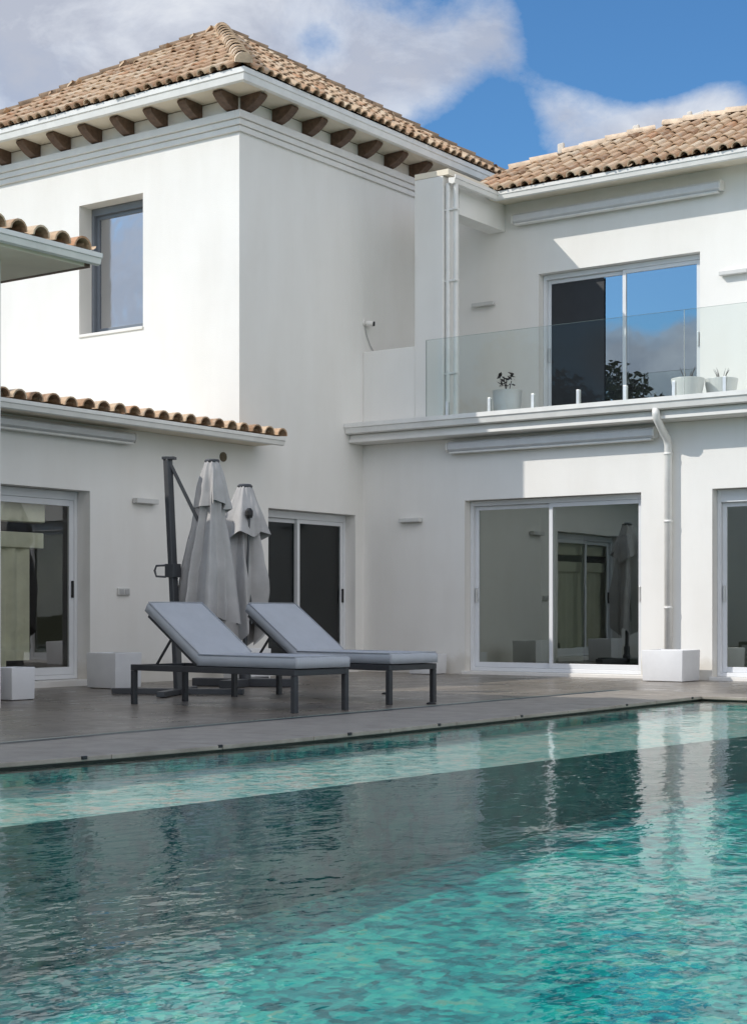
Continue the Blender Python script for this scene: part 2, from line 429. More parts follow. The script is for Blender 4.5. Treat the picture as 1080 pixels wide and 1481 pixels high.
cp.box(PX1, PX1 + .4, PY0, PY - .001, -.03, 0); cp.box(XD, PX1 + .4, PY0 - .4, PY0 - .001, -.03, 0)
tag(cp.build('pool_coping', M['coping'], bevel=.006), kind='structure')
# basin: wall under the coping, long ledge, deep floor (floor falls towards the camera)
b = MB(); SH = WZ - .105
wl = MB()
WP_ = [(y_, edge_x(y_) - .047) for y_ in [PY0 + (PY + .058 - PY0) * k / 28 for k in range(29)]]
for (ya, xa), (yb, xb) in zip(WP_, WP_[1:]): wl.add([(xa, ya, -.028), (xb, yb, -.028), (xb, yb, -.07), (xa, ya, -.07)], [(0, 1, 2, 3)])
wl.add([(PX - .2, PY + .056, -.028), (PX1 + .05, PY + .056, -.028), (PX1 + .05, PY + .056, -.07), (PX - .2, PY + .056, -.07)], [(0, 1, 2, 3)])
tag(wl.build('pool_waterline', M['waterline'], fixn=False), kind='structure')
WP = [(y_, edge_x(y_) - .05) for y_ in [PY0 + (PY + .06 - PY0) * k / 28 for k in range(29)]]
for (ya, xa), (yb, xb) in zip(WP, WP[1:]): b.add([(xa, ya, -.03), (xb, yb, -.03), (xb, yb, -1.4), (xa, ya, -1.4)], [(0, 1, 2, 3)])
b.add([(PX - .3, PY + .06, -.03), (PX1 + .06, PY + .06, -.03), (PX1 + .06, PY + .06, -1.4), (PX - .06, PY + .06, -1.4)], [(0, 1, 2, 3)])
b.add([(PX1 + .06, PY + .06, -.03), (PX1 + .06, PY0 - .06, -.03), (PX1 + .06, PY0 - .06, -1.4), (PX1 + .06, PY + .06, -1.4)], [(0, 1, 2, 3)])
b.add([(PX - .06, PY0 - .06, -.03), (PX1 + .06, PY0 - .06, -.03), (PX1 + .06, PY0 - .06, -1.4), (PX - .06, PY0 - .06, -1.4)], [(0, 1, 2, 3)])
FZ = [(-17.4, -1.05), (-12, -.80), (-8, -.55), (-3.5, -.45)]
for (ya, za), (yb, zb) in zip(FZ, FZ[1:]):
    b.add([(PX - 1.2, ya, za), (PX1 + .1, ya, za), (PX1 + .1, yb, zb), (PX - 1.2, yb, zb)], [(0, 1, 2, 3)])
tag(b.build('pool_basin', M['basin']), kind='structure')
LE = [(-17.36, 7.55), (-13.5, 7.90), (-11, 8.12), (-8, 8.42), (-6, 8.62), (-3.56, 8.85)]
s = MB(); rz_ = MB()
for (ya, xa), (yb, xb) in zip(LE, LE[1:]):
    s.add([(PX - 1.2, ya, SH), (xa, ya, SH), (xb, yb, SH), (PX - 1.2, yb, SH)], [(0, 1, 2, 3)])
    rz_.add([(xa, ya, SH), (xb, yb, SH), (xb, yb, -1.3), (xa, ya, -1.3)], [(0, 1, 2, 3)])
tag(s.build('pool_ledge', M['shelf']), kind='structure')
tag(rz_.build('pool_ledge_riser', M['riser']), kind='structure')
w = MB(); w.box(PX - 1.2, PX1 + .055, PY0 - .055, PY + .055, -1.6, WZ)
tag(w.build('pool_water', M['water']), kind='structure')
spots = [-12.1, -11.02, -9.7, -8.55, -7.3, -5.35, -3.85]
cl = None
for i, yy in enumerate(spots):
    if cl is None:
        q = MB(); q.box(-.012, .006, -.02, .02, -.018, .0025); q.box(-.004, .009, -.011, .011, -.016, -.006)
        cl = o = q.build('edge_drain', M['black'], bevel=.004)
    else:
        o = cl.copy(); COL.objects.link(o)
    o.location = (edge_x(yy), yy, 0)
    tag(o, ['black pool edge notch nearest the camera, leftmost in the row along the coping', 'black pool edge notch in front of the cantilever parasol base',
            'black pool edge notch straight in front of the front lounger foot', 'black pool edge notch straight in front of the rear lounger foot',
            'black pool edge notch in front of the left pane of the middle sliding door', 'black pool edge notch in front of the right pane of the middle sliding door', 'black notch at the pool corner beside the big lit planter'][i],
        'drain', 'black notches along the pool edge')

# ------------------------------------------------------------------ villa
villa = empty('villa', (0, 0, 0), 'white rendered two storey villa with clay tiled roofs around the pool deck', 'house')
TY = -2.77          # tower front
YU = 1.7            # upper wall of the wing, set back behind the balcony
XE = 15.0           # end of the wing
FL = 3.58           # balcony floor
P = M['plaster']
def part(mb, name, mat, parent=None, **k): return mb.build(name, M[mat] if isinstance(mat, str) else mat, parent or villa, **k)

# ground floor of the wing
part(MB().wall('Y', 0, .3, .0, XE, -.03, 3.28, [(1.74, 4.43, -.03, 2.41), (5.41, 8.0, -.03, 2.41), (9.6, 12.2, -.03, 2.41)]), 'wall', P)
# upper floor of the wing
part(MB().wall('Y', YU, YU + .3, .003, XE, FL, 7.12, [(1.95, 4.49, FL, 5.83), (8.2, 10.8, FL, 5.83)]), 'wall', P)
# long wall: left wing and tower, one plane
part(MB().wall('X', 0, -.3, -9.1, 0, -.03, 3.06, [(-7.95, -5.47, -.03, 2.28), (-2.17, -.19, -.03, 2.26)]), 'wall', P)
part(MB().wall('X', 0, -.3, TY + .3, 2.4, 3.06, 7.62), 'wall', P)
part(MB().wall('Y', TY, TY + .3, -5.2, 0, 3.062, 7.62, [(-2.97, -1.73, 4.79, 6.63)]), 'wall', P)
m = MB(); m.wall('X', -5.2, -4.9, TY + .303, 2.4, 3.0, 7.62); m.wall('Y', 2.4, 2.1, -4.9, -.3, 3.0, 7.62); part(m, 'wall', P)
# wing end and back
m = MB(); m.wall('X', XE, XE - .3, .31, 5.0, 0, 3.28); m.wall('Y', 5.0, 4.7, .01, XE - .31, 0, 6.9); part(m, 'wall', P)
m = MB(); m.wall('X', XE, XE - .3, YU + .31, 4.69, 3.58, 6.95); part(m, 'wall', P)
# balcony: slab, parapet, corner column, beam
m = MB(); m.box(.004, XE, -.33, 5.0 - .31, 3.283, 3.40); m.box(.004, XE, -.36, -.33, 3.29, 3.33); m.box(.004, XE, -.30, 5.0 - .31, 3.40, FL - .003)
part(m, 'balcony_slab', 'trim', bevel=.004)
def gutter_profile(dirn, out, z0, z1, depth):
    """stepped box gutter; returns (offset,z) polygon"""
    h = z1 - z0
    return [(out * (0), z0 + h * .18), (out * depth * .55, z0), (out * depth * .8, z0 + h * .10), (out * depth * .9, z0 + h * .55), (out * depth, z0 + h * .62), (out * depth, z1), (out * depth * .86, z1), (out * depth * .84, z0 + h * .68), (0, z0 + h * .75)]
pr = gutter_profile('Y', -1, 3.40, 3.555, .17)
m = MB(); m.prism([(-.303 + a, z) for a, z in pr], 'X', .006, XE); part(m, 'gutter', 'gutter')
m = MB(); m.box(.003, .90, 0, .2, FL - .002, 4.64); part(m, 'parapet', P, bevel=.008)
m = MB(); m.box(.903, 1.38, 0, .42, FL - .002, 6.99); part(m, 'column', P, bevel=.006)
m = MB(); m.box(1.1, 1.383, .423, YU - .003, 6.53, 6.99); part(m, 'beam', P, bevel=.004)
m = MB(); m.box(.903, 1.47, .0, YU - .003, 6.995, 7.075); part(m, 'porch_ceiling', 'soffit')

# --- doors and windows
def opening(kind, axis, c, sgn, u0, u1, z0, z1, glass='glass_door', frame='frame', sashes=2, sill=True, wide=.055, meet=None, inward=1, head=.07):
    """c: plane of the outside face of the frame; sgn: direction that points INTO the house"""
    def B(mb, a, b_, t0, t1, p, q):
        t0, t1 = c + sgn * t0, c + sgn * t1
        lo, hi = min(t0, t1), max(t0, t1)
        if axis == 'X': mb.box(lo, hi, a, b_, p, q)
        else: mb.box(a, b_, lo, hi, p, q)
    f = MB(); fw = .05
    B(f, u0, u0 + fw, 0, .10, z0, z1); B(f, u1 - fw, u1, 0, .10, z0, z1)
    B(f, u0 + fw, u1 - fw, 0, .10, z1 - head, z1); B(f, u0 + fw, u1 - fw, 0, .10, z0, z0 + .05)
    fo = part(f, kind, frame, bevel=.004)
    a0, a1, p0, p1 = u0 + fw + .002, u1 - fw - .002, z0 + .052, z1 - head - .002
    mid = meet if meet is not None else (a0 + a1) / 2
    rng = [(a0, a1)] if sashes == 1 else [(a0, mid + .03), (mid - .03, a1)]
    for i, (a, b_) in enumerate(rng):
        t = .055 if (i == 0) == (inward > 0) else .012
        s_ = MB()
        B(s_, a, a + wide, t, t + .035, p0, p1); B(s_, b_ - wide, b_, t, t + .035, p0, p1)
        B(s_, a + wide, b_ - wide, t, t + .035, p1 - wide, p1); B(s_, a + wide, b_ - wide, t, t + .035, p0, p0 + wide * 1.25)
        so = part(s_, 'sash', frame, fo, bevel=.003)
        gp = MB()
        tt = c + sgn * (t + .018)
        if axis == 'X': gp.add([(tt, a + wide - .004, p0 + wide), (tt, b_ - wide + .004, p0 + wide), (tt, b_ - wide + .004, p1 - wide + .004), (tt, a + wide - .004, p1 - wide + .004)], [(0, 1, 2, 3)])
        else: gp.add([(a + wide - .004, tt, p0 + wide), (b_ - wide + .004, tt, p0 + wide), (b_ - wide + .004, tt, p1 - wide + .004), (a + wide - .004, tt, p1 - wide + .004)], [(0, 1, 2, 3)])
        part(gp, 'pane', glass if isinstance(glass, str) else glass[i], fo, fixn=False)
        if kind == 'sliding_door':
            hm = MB(); hu = (a + wide * .5) if i == 0 else (b_ - wide * .5); hz = p0 + 1.0
            B(hm, hu - .011, hu + .011, t - .030, t - .006, hz - .10, hz + .10); B(hm, hu - .009, hu + .009, t - .008, t - .0005, hz - .09, hz - .07); B(hm, hu - .009, hu + .009, t - .008, t - .0005, hz + .07, hz + .09)
            part(hm, 'handle', 'black' if axis == 'X' else 'steel', fo, bevel=.003)
    return fo
def sill(axis, c0, c1, u0, u1, z0, z1):
    m = MB()
    if axis == 'X': m.box(c0, c1, u0, u1, z0, z1)
    else: m.box(u0, u1, c0, c1, z0, z1)
    return part(m, 'door_sill', 'trim', bevel=.005)
opening('sliding_door', 'Y', .14, 1, 1.745, 4.425, .045, 2.405, meet=3.02)
sill('Y', -.03, .30, 1.70, 4.47, -.02, .043)
opening('sliding_door', 'Y', .14, 1, 5.415, 7.995, .045, 2.405, head=.16)
sill('Y', -.03, .30, 5.38, 8.04, -.02, .043)
opening('sliding_door', 'Y', .14, 1, 9.605, 12.195, .045, 2.405)
sill('Y', -.03, .30, 9.55, 12.25, -.02, .043)
fo = opening('sliding_door', 'Y', YU + .13, 1, 1.955, 4.485, FL + .02, 5.825, glass='glass_up', meet=3.27)
m = MB(); m.box(2.07, 2.93, YU + .178, YU + .184, FL + .14, 5.69); part(m, 'fly_screen_or_reflection', 'screen', fo)  # added dark sheet standing in for the dark reflection in the left pane
opening('sliding_door', 'Y', YU + .13, 1, 8.205, 10.795, FL + .02, 5.825, glass='glass_up')
opening('sliding_door', 'X', -.20, -1, -7.945, -5.475, .075, 2.275, meet=-6.9, wide=.07, head=.10, glass='glass_low')
sill('X', -.30, .05, -8.0, -5.40, -.02, .07)
fo = opening('sliding_door', 'X', -.17, -1, -2.165, -.195, .045, 2.255, meet=-1.28, glass='glass_dim', head=.10)
m = MB(); m.box(-.262, -.252, -2.10, -.26, .11, 2.14); part(m, 'fly_screen_or_reflection', 'screen', fo)
sill('X', -.30, .03, -2.22, -.15, -.02, .043)
opening('window', 'Y', TY + .24, 1, -2.965, -1.735, 4.80, 6.625, glass='glass_front', frame='frame_grey', sashes=1, wide=.05, head=.10)
m = MB(); m.box(-2.97, -1.73, TY - .02, TY + .24, 4.755, 4.797); part(m, 'window_sill', 'trim', bevel=.004)

# --- rooms behind the glass
def room(x0, x1, y0, y1, z0, z1, openside, wallm='inner', extra=None):
    m = MB()
    q = {'y0': [(x0, y0), (x1, y0)], 'y1': [(x0, y1), (x1, y1)], 'x0': [(x0, y0), (x0, y1)], 'x1': [(x1, y0), (x1, y1)]}
    for k, (a, b_) in q.items():
        if k == openside: continue
        m.add([(*a, z0), (*b_, z0), (*b_, z1), (*a, z1)], [(0, 1, 2, 3)])
    m.add([(x0, y0, z1), (x1, y0, z1), (x1, y1, z1), (x0, y1, z1)], [(0, 1, 2, 3)])
    r = part(m, 'room_interior', wallm)
    f = MB(); f.add([(x0, y0, z0), (x1, y0, z0), (x1, y1, z0), (x0, y1, z0)], [(0, 1, 2, 3)])
    part(f, 'room_floor', 'innerfloor', r)
    return r
r1 = room(.35, 5.0, .32, 4.6, .04, 3.2, 'y0')
m = MB(); m.box(1.2, 2.0, 4.5, 4.58, .05, 2.1); m.box(1.35, 1.85, 4.46, 4.498, .15, 2.0); part(m, 'inner_door', 'innerdark', r1)
room(5.05, 9.0, .32, 4.6, .04, 3.2, 'y0', 'innerlight')
room(9.1, 14.6, .32, 4.6, .04, 3.2, 'y0')
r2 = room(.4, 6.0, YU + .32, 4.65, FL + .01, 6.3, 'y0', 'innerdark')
m = MB()
pts = [(2.02 + i * .0195, YU + .42 + .045 * math.sin(i * 1.15)) for i in range(40)]
for (xa, ya), (xb, yb) in zip(pts, pts[1:]): m.add([(xa, ya, FL + .03), (xb, yb, FL + .03), (xb, yb, 5.8), (xa, ya, 5.8)], [(0, 1, 2, 3)])
part(m, 'curtain', 'curtain', r2, smooth=True, weld=True)
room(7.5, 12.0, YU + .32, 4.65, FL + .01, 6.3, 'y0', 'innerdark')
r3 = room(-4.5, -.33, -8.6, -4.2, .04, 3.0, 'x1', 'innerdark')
m = MB(); m.box(-.52, -.36, -8.4, -5.84, 1.90, 2.30); m.box(-.58, -.36, -8.4, -5.86, 1.60, 1.78); part(m, 'pelmet', 'sheer', r3, bevel=.01)
m = MB()
pts = [(-.42 + .03 * math.sin(i * 1.3), -8.3 + i * .045) for i in range(51)]
for (xa, ya), (xb, yb) in zip(pts, pts[1:]): m.add([(xa, ya, .30 if ya > -6.4 else .06), (xb, yb, .30 if ya > -6.4 else .06), (xb, yb, 1.62), (xa, ya, 1.62)], [(0, 1, 2, 3)])
part(m, 'curtain', 'sheer', r3, smooth=True, weld=True)
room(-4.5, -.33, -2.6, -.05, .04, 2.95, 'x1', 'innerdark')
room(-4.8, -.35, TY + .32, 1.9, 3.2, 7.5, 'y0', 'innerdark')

# --- cornice and frieze of the tower
m = MB()
for i, (z0, z1, o) in enumerate(((7.17, 7.247, .035), (7.249, 7.327, .062), (7.329, 7.43, .092))):
    m.box(0.001, o, TY - o, 2.4, z0, z1); m.box(-5.2, 0.001, TY - o, TY - .001, z0, z1)
part(m, 'cornice', 'trim', bevel=.007)
EX, EY = .5, TY - .5        # tower eave lines
m = MB()
m.add([(.0, TY, 7.63), (EX - .05, EY + .05, 7.655), (EX - .05, 2.7, 7.655), (0, 2.7, 7.63)], [(0, 1, 2, 3)])
m.add([(0, TY, 7.63), (-5.2, TY, 7.63), (-5.65, EY + .05, 7.655), (EX - .05, EY + .05, 7.655)], [(0, 1, 2, 3)])
part(m, 'soffit', 'soffit')
# corbels: beam ends shaped with a hollow underside
def corbel(axis, u, c, sgn):
    pr = [(0, 7.64), (.335, 7.64), (.345, 7.61), (.31, 7.57), (.25, 7.525), (.185, 7.485), (.11, 7.455), (.05, 7.44), (0, 7.44)]
    m = MB(); w2 = .075
    if axis == 'X': m.prism([(sgn * a + c, z) for a, z in pr], 'Y', u - w2, u + w2)      # poly (x,z)
    else: m.prism([(sgn * a + c, z) for a, z in pr], 'X', u - w2, u + w2)                # poly (y,z)
    part(m, 'corbel', 'corbel', bevel=.006)
for i in range(9): corbel('Y', -.09 - .623 * i, TY - .002, -1)
for i in range(8): corbel('X', TY + .09 + .655 * i, .002, 1)

# --- gutters of the roofs
def gut(poly_pts, z0, z1, depth, inner, closed=False):
    """sweep the stepped profile along corner points; inner = list of outward unit vectors per segment (mitred)"""
    pr = gutter_profile('', 1, z0, z1, depth)
    m = MB(); rings = []
    for p, o in zip(poly_pts, inner):
        rings.append([V((p[0], p[1], 0)) + V((o[0], o[1], 0)) * a + V((0, 0, z)) for a, z in pr])
    n = len(pr)
    for A, B_ in zip(rings, rings[1:]):
        m.add(A + B_, [(i, (i + 1) % n, n + (i + 1) % n, n + i) for i in range(n)])
    m.add(rings[0], [tuple(range(n))]); m.add(rings[-1], [tuple(range(n))])
    return m
D = .13
part(gut([(-5.5, EY + D), (EX - D, EY + D), (EX - D, 2.98)], 7.62, 7.795, D, [(0, -1), (1, -1), (1, 0)]), 'gutter', 'gutter', weld=True)
WY = 1.15           # wing eave line
part(gut([(1.56 - .1, .02), (1.56 - .1, WY + .12), (XE + .3, WY + .12)], 6.86, 6.985, .12, [(1, 0), (1, -1), (0, -1)]), 'gutter', 'gutter', weld=True)
m = MB(); m.add([(1.385, WY + .06, 6.90), (XE + .2, WY + .06, 6.90), (XE + .2, YU, 6.93), (1.385, YU, 6.93)], [(0, 1, 2, 3)]); part(m, 'soffit', 'soffit')

# --- clay tile roofs
def clip_inside(poly, s_, t_):
    ins = False; n = len(poly)
    for i in range(n):
        (x1, y1), (x2, y2) = poly[i], poly[(i + 1) % n]
        if (y1 > t_) != (y2 > t_) and s_ < (x2 - x1) * (t_ - y1) / (y2 - y1) + x1: ins = not ins
    return ins
def tile_plane(m, O, e, u, poly, pitch=.19, expo=.29, ln=.36, r0=.076, r1=.062, seg=7, rows_from=0, seed=0):
    rng = random.Random(seed)
    O, e, u = V(O), V(e).normalized(), V(u).normalized(); n = e.cross(u)
    if n.z < 0: n = -n
    smin, smax = min(p[0] for p in poly), max(p[0] for p in poly); tmax = max(p[1] for p in poly)
    # bedding sheet under the tiles
    m.add([O + e * a + u * b_ - n * .03 for a, b_ in poly], [tuple(range(len(poly)))], .12)
    cols = int((smax - smin) / pitch) + 1; rows = int(tmax / expo) + 1
    for c in range(cols):
        for r in range(rows):
            for kind in (0, 1):
                s0 = smin + pitch * (c + .5 + .5 * kind) + rng.uniform(-.013, .013); t0 = r * expo + (rng.uniform(-.04, .04) if r else rng.uniform(-.015, .015)) - (.02 if kind == 0 else -.03)
                if not clip_inside(poly, s0, max(t0 + ln * .45, .02)): continue
                rnd = min(1, max(0, rng.gauss(.55, .24)))
                yaw = rng.uniform(-.025, .025); ee = (e + u * yaw).normalized(); uu = (u - e * yaw).normalized()
                lift0, lift1 = (.027, .008) if kind == 0 else (.012, -.006)
                R0, R1 = (r0 * rng.uniform(.95, 1.05), r1) if kind == 0 else (r1 * .98, r0 * .9)
                jz = rng.uniform(-.006, .007); lift0 += jz; lift1 += jz * .4
                base = O + e * s0 + u * t0
                ringA, ringB, ringC, ringD = [], [], [], []
                for k in range(seg + 1):
                    a = PI * k / seg
                    cx, sx = math.cos(a), math.sin(a)
                    if kind == 1: sx = .55 * (1 - sx) + .10
                    ringA.append(base + ee * (cx * R0) + n * (sx * R0 + lift0))
                    ringB.append(base + uu * ln + ee * (cx * R1) + n * (sx * R1 + lift1))
                    if kind == 0:
                        ri = R0 - .017
                        ringC.append(base + ee * (cx * ri) + n * (sx * ri + lift0))
                        ringD.append(base + uu * .2 + ee * (cx * ri) + n * (sx * ri + lift0 - .01))
                q = seg + 1
                m.add(ringA + ringB, [(k, k + 1, q + k + 1, q + k) for k in range(seg)], rnd)
                if kind == 0:
                    m.add(ringA + ringC, [(k, k + 1, q + k + 1, q + k) for k in range(seg)], rnd)
                    if r == 0: m.add(ringC + ringD, [(k, k + 1, q + k + 1, q + k) for k in range(seg)], rnd * .6)
    return m
def caps(m, a, b_, r=.125, ln=.42, expo=.33, seed=3, lift=.05):
    rng = random.Random(seed); a, b_ = V(a), V(b_); d_ = b_ - a; tot = d_.length; d_.normalize()
    s_ = d_.cross(V((0, 0, 1))).normalized(); up = s_.cross(d_)
    k = 0; seg = 9
    while k * expo < tot - .34:
        base = a + d_ * (k * expo) + V((0, 0, lift)); A, B_, C_ = [], [], []
        R0, R1 = r * rng.uniform(.95, 1.06), r * .82
        for i in range(seg + 1):
            t_ = PI * (i / seg) * 1.1 - PI * .05
            A.append(base + s_ * math.cos(t_) * R0 + up * (math.sin(t_) * R0 + .012))
            B_.append(base + d_ * ln + s_ * math.cos(t_) * R1 + up * (math.sin(t_) * R1 - .012))
            C_.append(base + s_ * math.cos(t_) * (R0 - .02) + up * (math.sin(t_) * (R0 - .02) + .012))
        q = seg + 1
        m.add(A + B_, [(i, i + 1, q + i + 1, q + i) for i in range(seg)], rng.uniform(.3, 1))
        m.add(A + C_, [(i, i + 1, q + i + 1, q + i) for i in range(seg)], rng.uniform(.3, 1))
        if k == 0: m.add(C_, [tuple(range(q))], .2)
        k += 1
    return m
AP = V((-2.5, -.27, 9.75)); ZE = 7.79
def vis_roof(name, faces, capl, seed, r=.10):
    m = MB()
    for i, (O, e, u, poly) in enumerate(faces): tile_plane(m, O, e, u, poly, seed=seed + i)
    ro = part(m, name, 'tile', fixn=False)
    for i, (a, b_) in enumerate(capl):
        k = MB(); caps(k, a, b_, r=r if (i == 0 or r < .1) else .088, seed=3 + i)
        part(k, 'ridge_cap', 'cap' if (i == 0 or r < .1) else 'cap_shaded', ro, smooth=True, fixn=False)
    return ro
c1, c2, c3, c4 = V((EX, EY, ZE)), V((EX, 3.30, ZE)), V((EX - 5.9, 3.30, ZE)), V((EX - 5.9, EY, ZE))
def hip_face(a, b_):
    """roof face between eave corners a and b_ rising to the apex"""
    e = (b_ - a); w_ = e.length; e.normalize(); s0 = (AP - a).dot(e); up = AP - (a + e * s0)
    return (a, e, up, [(0, 0), (w_, 0), (s0, up.length)])
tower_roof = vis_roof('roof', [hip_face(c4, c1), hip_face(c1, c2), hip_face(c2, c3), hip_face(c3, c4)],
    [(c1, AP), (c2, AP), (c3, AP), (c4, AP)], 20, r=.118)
# wing roof: runs in under the tower eave, then a long ridge
RY, RZ, WZE = 3.0, 8.03, 6.985; HD = RY - WY; su = math.hypot(HD, RZ - WZE); X0R = 1.53; LW = XE + .35 - X0R
def wp(x, y): return V((x, y, WZE + (y - WY) / HD * (RZ - WZE)))
wing_roof = vis_roof('roof', [
    ((X0R, WY, WZE), (1, 0, 0), (0, HD, RZ - WZE), [(-.06, 0), (LW, 0), (LW, su), (1.81, su), (.42, 1.49), (-.28, 1.10), (-.72, .55)]),
    ((X0R + 1.81, RY + HD, WZE), (1, 0, 0), (0, -HD, RZ - WZE), [(0, 0), (LW - 1.81, 0), (LW - 1.81, su), (0, su)])],
    [(wp(1.25, 2.05), wp(1.95, 2.44)), (wp(1.95, 2.44), wp(3.34, RY)), ((3.34, RY, RZ), (XE + .35, RY, RZ))], 40, r=.085)
m = MB(); m.add([(X0R + .2, WY + .4, 6.99), (1.25, 2.05, 7.42), (1.25, RY + HD, 7.0), (3.34, RY + HD, 7.0), (3.34, RY, RZ - .05), (1.95, 2.44, 7.64)], [(1, 2, 3, 4, 5)])
part(m, 'gable', P, wing_roof)
# mortar lumps bedded under the ridge caps of the wing
for x, y, sx, sz in ((1.93, 2.42, .10, .16), (2.22, 2.56, .12, .06), (2.95, 2.87, .10, .10), (3.75, RY, .07, .12), (3.93, RY, .22, .08)):
    m = MB(); p = wp(x, min(y, RY)) + V((0, .0, .085 + sz * .35)); m.obox(p, (1, .2, .2), (-.2, 1, 0), (0, 0, 1), sx, .08, sz); part(m, 'mortar_lump', 'mortar', wing_roof, bevel=.015, seg=3)

# --- low roof of the left wing: flat roof with a tiled edge
m = MB()
tile_plane(m, (.46, -9.1, 3.15), (0, 1, 0), (-1, 0, .10), [(0, 0), (6.65, 0), (6.65, .46), (0, .46)], seed=60, pitch=.25, expo=.34, ln=.42, r0=.102, r1=.082)
tile_plane(m, (.02, -9.1, 3.194), (0, 1, 0), (-1, 0, .10), [(0, 0), (6.2, 0), (6.2, .7), (0, .7)], seed=61, pitch=.25, expo=.34, ln=.42, r0=.10, r1=.08)
part(m, 'roof', 'tile', fixn=False)
m = MB(); m.box(.003, .40, -9.1, -2.46, 3.062, 3.13); m.box(-4.9, .003, -9.1, TY - .004, 3.062, 3.10); part(m, 'roof_slab', 'soffit')
part(gut([(.38, -9.1), (.38, -2.42)], 3.04, 3.15, .12, [(1, 0), (1, 0)]), 'gutter', 'gutter', weld=True)

# --- near wing at the left edge, mostly outside the picture
NX, NY = 2.6, -9.12
m = MB(); m.wall('X', NX, NX - .3, -17, NY, -.03, 4.0, [(-14.5, -12, -.03, 2.3)]); m.wall('Y', NY, NY - .3, -.9, NX - .301, -.03, 4.0); part(m, 'wall', P)
m = MB(); m.box(-1.2, 3.02, -17, -8.50, 4.003, 4.06); part(m, 'roof_slab', 'soffit')
m = MB(); m.box(-1.2, 3.03, -8.497, -8.44, 4.0, 4.09); part(m, 'fascia', 'corbel')
part(gut([(3.0, -17), (3.0, -8.38)], 4.02, 4.13, .13, [(1, 0), (1, 0)]), 'gutter', 'gutter', weld=True)
m = MB(); tile_plane(m, (3.11, -17, 4.12), (0, 1, 0), (-1, 0, .12), [(0, 0), (8.55, 0), (8.55, .9), (0, .9)], seed=62, pitch=.25, expo=.34, ln=.42, r0=.102, r1=.082)
part(m, 'roof', 'tile', fixn=False)
opening('sliding_door', 'X', NX - .14, -1, -14.495, -12.005, .02, 2.295)
# --- downpipes
m = MB(); m.tube([(1.43, .06, 6.88), (1.43, .06, 3.57)], .034, 14); m.tube([(1.53, .10, 6.88), (1.53, .10, 3.57)], .036, 14)
for z in (4.2, 5.5, 6.5): m.box(1.381, 1.575, .04, .12, z, z + .025)
part(m, 'downpipe', 'gutter', smooth=False)
m = MB(); px = 4.83
m.tube([(px, -.40, 3.42), (px, -.40, 3.35), (px, -.37, 3.29), (px + .01, -.25, 3.17), (px + .015, -.12, 3.07), (px + .015, -.075, 2.98), (px + .015, -.075, .03)], .05, 18)
for z in (.9, 2.0, 2.86): m.tube([(px + .015, -.075, z), (px + .015, -.075, z + .03)], .056, 18)
part(m, 'downpipe', 'gutter', smooth=True)

# ------------------------------------------------------------------ things fixed to the house
# glass railing on the balcony
rail = empty('glass_railing', (1.37, -.40, FL), 'frameless clear glass balcony railing held by short steel clamps', 'railing')
for a, b_ in ((1.37, 5.20), (5.215, 8.7), (8.715, 12.4), (12.415, XE)):
    m = MB(); m.box(a, b_, -.408, -.396, FL - .02, 4.62)
    po = m.build('glass_panel', M['glass_rail'], rail)
    e_ = MB(); e_.box(a + .0, b_, -.409, -.395, 4.6205, 4.6225); e_.box(a - .0025, a - .0005, -.409, -.395, FL - .02, 4.62)
    e_.build('panel_edge', M['glass_edge'], po)
for i in range(19):
    x = 1.72 + .672 * i
    if x > XE: break
    m = MB(); m.box(x - .022, x + .022, -.428, -.410, FL - .03, FL + .165); m.box(x - .022, x + .022, -.394, -.378, FL - .03, FL + .165); m.box(x - .03, x + .03, -.44, -.37, FL - .035, FL - .02)
    m.build('clamp', M['steel'], rail, bevel=.004)
# awning cassettes
def awning(x0, x1, axis, c, sgn, z0, z1, label, dep=.14):
    root = empty('awning', ((x0 + x1) / 2, c, z0) if axis == 'Y' else (c, (x0 + x1) / 2, z0), label, 'awning', 'closed awning cassettes on the walls')
    h = z1 - z0
    pr = [(0, z0 + .02), (dep * .75, z0), (dep, z0 + h * .22), (dep, z0 + h * .78), (dep * .8, z1), (0, z1)]
    m = MB(); m.prism([(c + sgn * a, z) for a, z in pr], 'X' if axis == 'Y' else 'Y', x0 + .03, x1 - .03); m.build('cassette', M['awning'], root, bevel=.006)
    for xa in (x0, x1 - .028):
        m = MB(); m.prism([(c + sgn * a * 1.06, z0 - .01 + (z - z0) * 1.12) for a, z in pr], 'X' if axis == 'Y' else 'Y', xa, xa + .028); m.build('end_cap', M['trim'], root, bevel=.004)
    m = MB()
    if axis == 'Y': m.box(x0 + .05, x1 - .05, min(c + sgn * dep * .3, c + sgn * dep * .9), max(c + sgn * dep * .3, c + sgn * dep * .9), z0 - .028, z0 - .003)
    else: m.box(min(c + sgn * dep * .3, c + sgn * dep * .9), max(c + sgn * dep * .3, c + sgn * dep * .9), x0 + .05, x1 - .05, z0 - .028, z0 - .003)
    m.build('front_bar', M['gutter'], root, bevel=.004)
awning(1.56, 4.85, 'Y', YU - .003, -1, 6.60, 6.735, 'long white closed awning high under the wing eave above the balcony')
awning(1.51, 4.68, 'Y', -.003, -1, 3.09, 3.225, 'long white closed awning under the balcony above the middle sliding door')
awning(-7.9, -4.82, 'X', .003, 1, 2.90, 3.01, 'white closed awning under the low tiled eave at the left edge')
